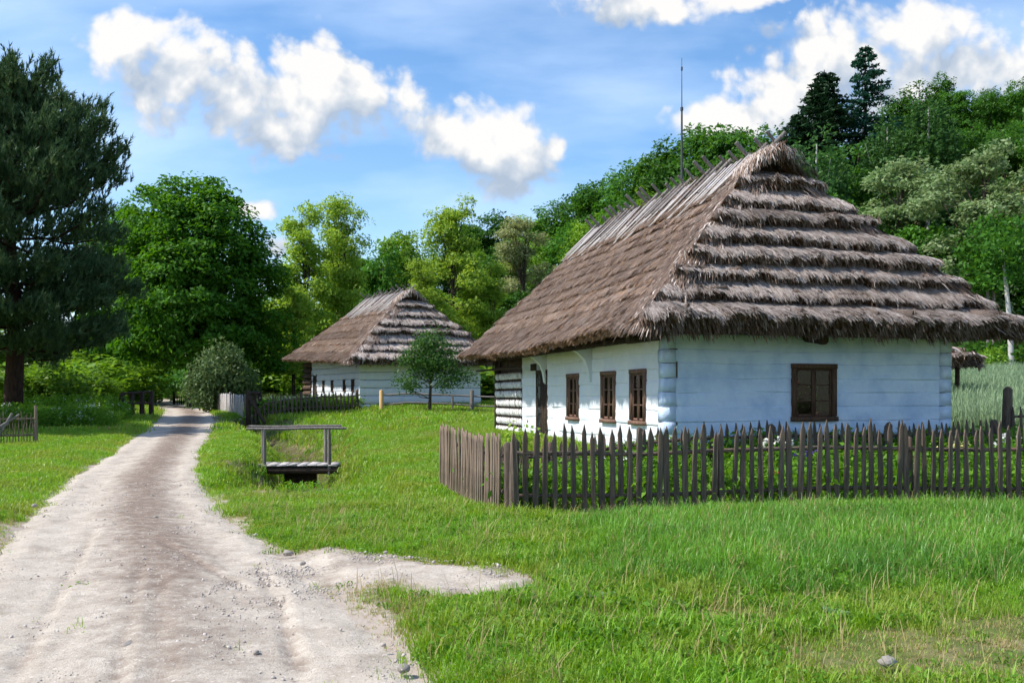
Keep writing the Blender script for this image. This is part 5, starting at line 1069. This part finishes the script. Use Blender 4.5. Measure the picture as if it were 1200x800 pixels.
def tallness(x, y):
    """1 in the unmown strip in front of the fence"""
    t = sstep(7.1, 8.3, y + .35 * fbm(x * .8, y * .8, 3) * 4 - .10 * (x - 2)) * sstep(.0, 1.4, x + .9 * fbm(x * 1.1 + 5, y * 1.1, 3) + .15 * (9 - y)); yf = FA[1] + (x - FA[0]) / (FB[0] - FA[0]) * (FB[1] - FA[1]); return t * (y < yf + .2) * (.25 + .75 * sstep(.15, 1.3, yf - y))
short = [tuft('t', MT['grass'], 15, .085, .085, .0065, i, .8, MT['drygrass'], .07) for i in range(5)] + [tuft('t', MT['grass'], 15, .06, .10, .007, 10 + i, 1.0, MT['drygrass'], .75) for i in range(2)] + [leafy('t', MT['weed'], 26, .06, .06, .022, 77)] + [tuft('t', MT['grass'], 16, .13, .07, .0065, 90 + i, .7, MT['drygrass'], .04) for i in range(2)]
x, y, r = frustum_pts(86000, 4.4, 13.5, seed=21)
keep = (road_mask(x, y) + .32 * fbm(x * 1.6, y * 1.6, 4) + .02 < np.where(r.random(len(x)) < .10, r.exponential(.30, len(x)), r.normal(0, .06, len(x)))) & ~in_house(x, y, .05) & ~garden(x, y)
dry = sstep(.10, .30, fbm(x * .55 + 40, y * .55, 4) + .38 * worn(x, y) * (.6 + 1.6 * np.clip(fbm(x * 2.2, y * 2.2, 3) + .25, 0, .6)) + .26 * sstep(7.6, 6.0, y) * sstep(-.2, 2.5, x) + .22 * sstep(.5, 0, -road_mask(x, y)))
keep &= r.random(len(x)) > .45 * dry
pos = tallness(x, y) < .75; keep &= pos
x, y, dry = x[keep], y[keep], dry[keep]; r = np.random.default_rng(5); n = len(x)
idx = np.where(r.random(n) < dry * .9, r.integers(5, 7, n), np.where(r.random(n) < .07, 7, np.where(r.random(n) < .25, r.integers(8, 10, n), r.integers(0, 5, n))))
scatter('grass', short, np.stack([x, y, T(x, y)], 1), idx, r.uniform(.7, 1.4, n) * (1 - .3 * dry) * (1 + 1.2 * np.clip(fbm(x * .8 + 9, y * .8, 4), -.35, .7)), 'short green grass of the near verges', 'grass', seed=3)
short2 = [tuft('t', MT['grass'], 15, .10, .13, .010, i + 30, .8, MT['drygrass'], .06) for i in range(4)] + [tuft('t', MT['grass'], 14, .07, .14, .010, 40 + i, 1.0, MT['drygrass'], .4) for i in range(2)]
x, y, r = frustum_pts(95000, 13.2, 34, mx=.60, seed=22)
keep = (road_mask(x, y) + .32 * fbm(x * 1.6, y * 1.6, 4) < r.normal(0, .06, len(x))) & ~in_house(x, y, .05) & ~garden(x, y) & (r.random(len(x)) < np.clip(1.3 - y / 60, .4, 1))
x, y = x[keep], y[keep]; dd, _ = seg_dist(x, y, DP); k = np.random.default_rng(61).random(len(x)) > .90 * sstep(1.15, .5, dd); x, y, dd = x[k], y[k], dd[k]
n = len(x); dry = np.maximum(sstep(.08, .30, fbm(x * .5 + 40, y * .5, 4)), .75 * sstep(1.6, .5, dd) * (fbm(x * .9, y * .9, 3) > -.06)); r = np.random.default_rng(6)
scatter('grass', short2, np.stack([x, y, T(x, y)], 1), np.where(r.random(n) < dry * .8, r.integers(4, 6, n), r.integers(0, 4, n)), r.uniform(.75, 1.4, n) * (1 + 1.1 * np.clip(fbm(x * .6 + 9, y * .6, 4), -.35, .6)), 'short green grass around the footbridge and ditch', 'grass', seed=4)
short3 = [tuft('t', MT['grass'], 14, .16, .28, .022, i + 50, .8, MT['drygrass'], .05) for i in range(4)]
x, y, r = frustum_pts(52000, 33, 74, mx=.60, seed=23)
keep = (road_mask(x, y) + .4 * fbm(x * 1.6, y * 1.6, 4) < 0) & ~in_house(x, y, .05) & (x < 6) & (r.random(len(x)) > .9 * sstep(1.1, .6, seg_dist(x, y, DP)[0]))
x, y = x[keep], y[keep]; n = len(x)
scatter('grass', short3, np.stack([x, y, T(x, y)], 1), rng.integers(0, 4, n), rng.uniform(.8, 1.5, n), 'green grass around the smaller cottage', 'grass', seed=5)
dt = [tuft('t', MT['grass'], 14, .22, .12, .012, 240 + i, .8, MT['drygrass'], .12) for i in range(3)] + [tuft('t', MT['drygrass'], 12, .20, .12, .010, 250, 1.0, MT['grass'], .4)] + [leafy('t', MT['weed'], 40, .22, .10, .045, 255)]
r = np.random.default_rng(37); t_ = r.uniform(.02, .98, 1500) * (len(DP) - 1); i_ = t_.astype(int); f_ = (t_ - i_)[:, None]; P = DP[i_] * (1 - f_) + DP[i_ + 1] * f_; P = P + r.normal(0, .75, P.shape); k = (road_mask(P[:, 0], P[:, 1]) < -.3) & ~((np.abs(P[:, 0] + 5.2) < 1.15) & (np.abs(P[:, 1] - 23.2) < .75)); P = P[k]; n = len(P)
pk = r.random(n); scatter('ditch_grass', dt, np.column_stack([P, T(P[:, 0], P[:, 1])]), np.where(pk < .22, 3, np.where(pk < .40, 4, r.integers(0, 3, n))), r.uniform(.4, .95, n), 'longer rough grass along the ditch banks', 'grass', tiltv=.3, seed=15)
# unmown strip
tall = [tuft('t', MT['tallgrass'], 13, .25, .07, .0075, i + 120, .7, MT['drygrass'], .03) for i in range(5)] + [tuft('t', MT['tallgrass'], 9, .34, .05, .007, i + 130, .9, MT['drygrass'], .10) for i in range(2)] + [leafy('t', MT['weed'], 30, .16, .07, .03, 140)]
x, y, r = frustum_pts(66000, 6.2, 14.8, seed=24); tl = tallness(x, y); keep = (r.random(len(x)) < tl * .95) & (x > -.6) & (road_mask(x, y) < -.15)
x, y, tl = x[keep], y[keep], tl[keep]; n = len(x); pk = r.random(n)
scatter('tall_grass', tall, np.stack([x, y, T(x, y)], 1), np.where(pk < .10, 7, np.where(pk < .22, r.integers(5, 7, n), r.integers(0, 5, n))), r.uniform(.65, 1.2, n) * (.55 + .45 * tl), 'unmown tall grass in front of the picket fence', 'grass', seed=6)
# stray tall stems in the near verge
x, y, r = frustum_pts(2600, 5, 14, seed=25); keep = (road_mask(x, y) < -.1) & ~garden(x, y); x, y = x[keep], y[keep]; n = len(x)
scatter('meadow_stems', [tuft('t', MT['drygrass'], 3, .32, .05, .005, 150 + i, 1.0) for i in range(3)], np.stack([x, y, T(x, y)], 1), rng.integers(0, 3, n), rng.uniform(.5, 1.1, n), 'straw coloured stray stems in the verge', 'grass', seed=7)
# garden greenery, leafy weeds, wheat, meadows
r = np.random.default_rng(31); x = r.uniform(-1.5, 11.4, 2350); y = r.uniform(12.7, 19.5, 2350); k = garden(x, y); x, y = x[k], y[k]; n = len(x)
scatter('garden_plants', [leafy('t', MT['weed'], 60, .50, .14, .055, 160 + i) for i in range(4)] + [tuft('t', MT['tallgrass'], 16, .55, .08, .014, 170, .9)], np.stack([x, y, T(x, y)], 1), r.integers(0, 5, n), r.uniform(.5, 1.15, n), 'dense leafy plants filling the fenced garden', 'plants', seed=8)
wl = np.array([(X(20, 40), 40), (X(60, 38), 38), (X(130, 41), 41), (X(128, 46), 46)])
r = np.random.default_rng(32); x = r.uniform(-24, -13.5, 3600); y = r.uniform(29, 47, 3600); L_, R_ = road_lr(y); d = L_ - x; k = (d > 1.2) & (d < 6.0) & (y > 33 + .5 * (x + 20)); x, y = x[k], y[k]; n = len(x)
scatter('weeds', [leafy('t', MT['weed'], 80, 1.0, .20, .075, 180 + i) for i in range(4)] + [leafy('t', MT['weed'], 60, .8, .2, .07, 188, MT['flower_w'], 6)], np.stack([x, y, T(x, y)], 1), r.integers(0, 5, n), r.uniform(.35, .9, n) * (1 + 1.3 * np.clip(fbm(x * .7, y * .7, 3), -.5, .5)), 'lush nettles and weeds along the left of the road', 'weeds', seed=9)
r = np.random.default_rng(33); x = r.uniform(11, 42, 42000); y = r.uniform(21.5, 49, 42000); k = (x > .44 * y) & (x < .62 * y + 1); x, y = x[k], y[k]; n = len(x)
scatter('wheat_field', [tuft('t', MT['wheat'], 10, 1.0, .12, .022, 190 + i, .35) for i in range(4)], np.stack([x, y, T(x, y)], 1), r.integers(0, 4, n), r.uniform(.8, 1.1, n), 'pale green wheat field right of the large cottage', 'wheat', seed=10)
r = np.random.default_rng(34); x = r.uniform(-46, -8, 26000); y = r.uniform(47, 96, 26000); k = (road_mask(x, y) < -2.2) & ~in_house(x, y, .3) & ((y > 50) | (x > -14)) & ((y > 60) | (x < -9)); x, y = x[k], y[k]; n = len(x)
scatter('meadow', [tuft('t', MT['meadow'], 12, .75, .2, .03, 200 + i, .5) for i in range(4)], np.stack([x, y, T(x, y)], 1), r.integers(0, 4, n), r.uniform(.6, 1.1, n), 'pale unmown meadow beyond the road bend', 'meadow', seed=11)
r = np.random.default_rng(35); t_ = r.random(500); P = f2a[None] * (1 - t_)[:, None] + f2b[None] * t_[:, None]; P[:, 1] += r.uniform(.2, 2.6, 500); P = P[~in_house(P[:, 0], P[:, 1], .2)]; n = len(P)
scatter('flower_bed', [leafy('t', MT['weed'], 70, .8, .2, .08, 210 + i) for i in range(3)] + [leafy('t', MT['weed'], 50, .9, .2, .08, 214, MT['flower_w'], 3)], np.column_stack([P, T(P[:, 0], P[:, 1])]), r.integers(0, 4, n), r.uniform(.5, .95, n), 'flower bed behind the smaller picket fence', 'plants', seed=12)
# wood floor
r = np.random.default_rng(36); x = r.uniform(-40, 95, 9000); y = r.uniform(48, 150, 9000); q = y + .55 * x; k = (q > 64) & (np.abs(x) < .62 * y) & ((x > 0) | (y > 78)); x, y = x[k], y[k]; n = len(x)
scatter('undergrowth', [leafy('t', MT['forest'], 90, 1.6, .5, .18, 220 + i) for i in range(3)], np.stack([x, y, T(x, y)], 1), r.integers(0, 3, n), r.uniform(.6, 1.4, n), 'dark undergrowth of the hillside wood', 'undergrowth', seed=13)

# ------------------------------------------------------------------ small things
def flowering(name, mat, px, Z, label, nf, seed, h=.55):
    x = X(px, Z); o = leafy(name, MT['weed'], 50, h, .12, .05, seed, mat, nf); COL.objects.link(o); o.location = (x, Z, Tz(x, Z)); tag(o, label, 'flower', 'flowering garden plants')
flowering('white_flower', MT['flower_w'], 899, 15.0, 'white flowers in the garden below the gable window, left side', 10, 301, .75)
flowering('white_flower', MT['flower_w'], 925, 15.3, 'white flowers in the garden directly below the gable window', 8, 302, .7)
flowering('purple_flower', MT['flower_p'], 937, 15.2, 'purple flowers in the garden below the gable window', 10, 303, .6)
flowering('red_flower', MT['flower_r'], 952, 14.8, 'red flowers low in the middle of the garden', 9, 304, .35)
flowering('red_flower', MT['flower_r'], 915, 14.6, 'red flowers low in the garden left of the purple ones', 7, 305, .35)
flowering('cream_flower', MT['flower_y'], 1120, 15.8, 'cream flowers at the right end of the garden', 12, 306, .7)
flowering('white_flower', MT['flower_w'], 1178, 16.5, 'white flowers at the far right of the garden fence', 10, 307, .7)
flowering('white_flower', MT['flower_w'], 735, 15.0, 'white flowers in the left part of the garden', 6, 308, .6)
# plant growing out of the fence corner
r_ = np.random.default_rng(8); mb = MB(); x0, y0 = X(607, 13.25), 13.25; g0 = Tz(x0, y0)
P = np.stack([r_.normal(.0, .13, 240), r_.normal(0, .10, 240), r_.normal(1.03, .09, 240)], 1); cards(mb, P, .035, .4, None, 0, .6, r_)
for i in range(4): mb.tube([(0, 0, -.1), (r_.normal(0, .06), .05, .5), (r_.normal(0, .12), 0, 1.05)], .007, 4, cap=False)
o = mb.build('climbing_plant', MT['robinia'], loc=(x0, y0, g0)); tag(o, 'yellow-green climbing plant on top of the fence corner', 'plant')
def dock(px, Z, label, seed, s=1.0):
    r_ = np.random.default_rng(seed); mb = MB(); x = X(px, Z)
    for i in range(7):
        a = r_.uniform(0, 6.28); L = r_.uniform(.10, .2) * s; w = L * .28; el = r_.uniform(.25, .9); d = np.array([math.cos(a) * math.cos(el), math.sin(a) * math.cos(el), math.sin(el)]); sd = np.array([-math.sin(a), math.cos(a), 0])
        t = np.linspace(0, 1, 6); ww = w * np.sin(np.pi * np.clip(t * .9 + .08, 0, 1)); c = np.outer(t, d) * L; c[:, 2] -= .35 * L * t ** 2; c[:, 2] += .02
        mb.grid(np.stack([c - sd * ww[:, None], c - np.array([0, 0, .012]), c + sd * ww[:, None]], 1))
    o = mb.build('broadleaf_weed', MT['dockleaf'], loc=(x, Z, Tz(x, Z) + .01), smooth=True); tag(o, label, 'weed', 'broad-leaved weeds in the verge')
MT['dockleaf'] = leaf_mat('dock leaves', (0.10, 0.21, 0.07), (0.20, 0.31, 0.14), 0.3, 0.35)
dock(625, 7.75, 'dark broad-leaved weed at the tip of the gravel turnout', 1, 1.0); dock(706, 7.25, 'pale broad-leaved weed standing upright in the mown strip', 2, 1.1); dock(752, 7.0, 'pale broad-leaved weed right of the upright one', 3, 1.0); dock(980, 6.6, 'broad-leaved weed in the trampled verge at right', 4, .9); dock(690, 7.05, 'flattened broad-leaved weed below the upright one', 5, .9)
def stone(px, py, size, label, seed):
    Z = 1.65 * FPX / (py - HZN); x = X(px, Z); r_ = np.random.default_rng(seed); mb = MB(); n1, n2 = 7, 9
    th = np.linspace(0, np.pi, n1); ph = np.linspace(0, 2 * np.pi, n2); v = np.array([[(math.sin(a) * math.cos(b), math.sin(a) * math.sin(b), math.cos(a)) for b in ph] for a in th]); k = 1 + r_.normal(0, .13, (n1, n2, 1)); k[:, -1] = k[:, 0]; k[0] = 1; k[-1] = 1
    mb.grid(v * k * size * np.array([1, .75, .5])); tag(mb.build('stone', MT['stone'], loc=(x, Z, Tz(x, Z) + .06 + size * .12), rotz=r_.uniform(0, 3)), label, 'stone', 'loose stones on the road')
for i, (px, py, s, lb) in enumerate([(473, 788, .05, 'grey stone at the lower right corner of the road'), (145, 677, .035, 'dark stone in the middle of the road'), (137, 636, .05, 'pale flat stone in the middle of the road'), (338, 650, .06, 'stone at the mouth of the gravel turnout'), (355, 662, .04, 'smaller stone at the mouth of the gravel turnout'), (40, 595, .06, 'pale stone at the left edge of the road'), (178, 582, .05, 'dark clod on the distant part of the road'), (182, 606, .045, 'dark clod in the middle of the road beyond the flat stone'), (150, 756, .05, 'clod between the tyre tracks near the bottom'), (300, 764, .03, 'small stone right of the tyre tracks'), (452, 656, .035, 'stone on the upper edge of the gravel turnout'), (1040, 797, .06, 'pale stone in the grass at the bottom edge')]): stone(px, py, s, lb, i)
# gravel on the road
r = np.random.default_rng(41); y = 4.2 + 14 * r.random(15000) ** 1.6; L_, R_ = road_lr(y); u_ = r.random(15000); x = L_ + (R_ - L_) * u_; sp_x = r.uniform(-2.6, -.1, 6000); sp_y = r.uniform(7.6, 9.7, 6000); x = np.concatenate([x, sp_x]); y = np.concatenate([y, sp_y]); k = road_mask(x, y) > .05; x, y = x[k], y[k]
cl = fbm(x * 1.5, y * 1.5, 3) + .25 * r.random(len(x)) - .20; k = cl > 0; x, y = x[k], y[k]; n = len(x)
def peb(seed):
    r_ = np.random.default_rng(seed); mb = MB(); v = np.array([(1, 0, 0), (0, 1, 0), (-1, 0, 0), (0, -1, 0), (0, 0, .7), (0, 0, -.5), (.7, .7, .2), (-.7, -.6, .25)], float) * r_.uniform(.75, 1.2, (8, 1)); mb.add(v[:6], [(0, 1, 4), (1, 2, 4), (2, 3, 4), (3, 0, 4), (1, 0, 5), (2, 1, 5), (3, 2, 5), (0, 3, 5)]); return bpy.data.objects.new('p', mb.mesh('p', MT['pebble'], smooth=False))
rl, rr_ = road_lr(y); lat = np.clip((x - rl + .12) / (rr_ - rl + .24), 0, 1)
zz = T(x, y) + .068 - .035 * (np.exp(-((lat - .27) / .12) ** 2) + np.exp(-((lat - .75) / .12) ** 2)) * (road_mask(x, y) > 0) + .02 * np.sin(np.pi * lat)
sd, st = seg_dist(x, y, SPUR); zz = np.where((x - rl > 0) & (rr_ - x > 0), zz, T(x, y) + .045)
scatter('gravel', [peb(i) for i in range(5)], np.stack([x, y, zz], 1), r.integers(0, 5, n), np.clip(r.lognormal(-5.0, .5, n), .003, .024), 'small gravel scattered on the dirt road', 'gravel', tiltv=.6, seed=14)
# pots on the window sill inside the gable window
def pot(a, label, seed, red):
    p = house_pt(a, .30, 0.80); o = empty('flower_pot', p, ROT1); tag(o, label, 'plant pot', 'pots inside the gable window')
    mb = MB(); mb.tube([(0, 0, 0), (0, 0, .11), (0, 0, .115), (0, 0, .15)], [.055, .075, .085, .085], 10); mb.build('pot', MT['clay'], o)
    r_ = np.random.default_rng(seed); mb = MB(); P = np.stack([r_.normal(0, .08, 42), r_.normal(0, .05, 42), .18 + .5 * r_.random(42)], 1); cards(mb, P, .045, .3, None, 0, .6, r_)
    for i in range(4): mb.tube([(0, 0, .1), (r_.normal(0, .06), 0, .6)], .006, 4, cap=False)
    mb.build('foliage', MT['weed'], o)
    if red:
        mb = MB(); P = np.stack([r_.normal(0, .04, 40), r_.normal(0, .03, 40), .74 + r_.normal(0, .03, 40)], 1); cards(mb, P, .025, .4, None, 0, .8, r_); mb.build('blossom', MT['flower_r'], o)
pot(2.83, 'clay pot with red flowering plant behind the left casement of the gable window', 1, True); pot(3.27, 'clay pot with a bushy plant behind the right casement of the gable window', 2, False)
mb = MB(); a0 = house_pt(3.06, .34, .785); mb.box((-.55, -.10, -.03), (.55, .16, 0)); o = mb.build('sill_board', MT['frame'], loc=a0, rotz=ROT1); tag(o, 'inner sill board carrying the pots behind the gable window', 'sill')
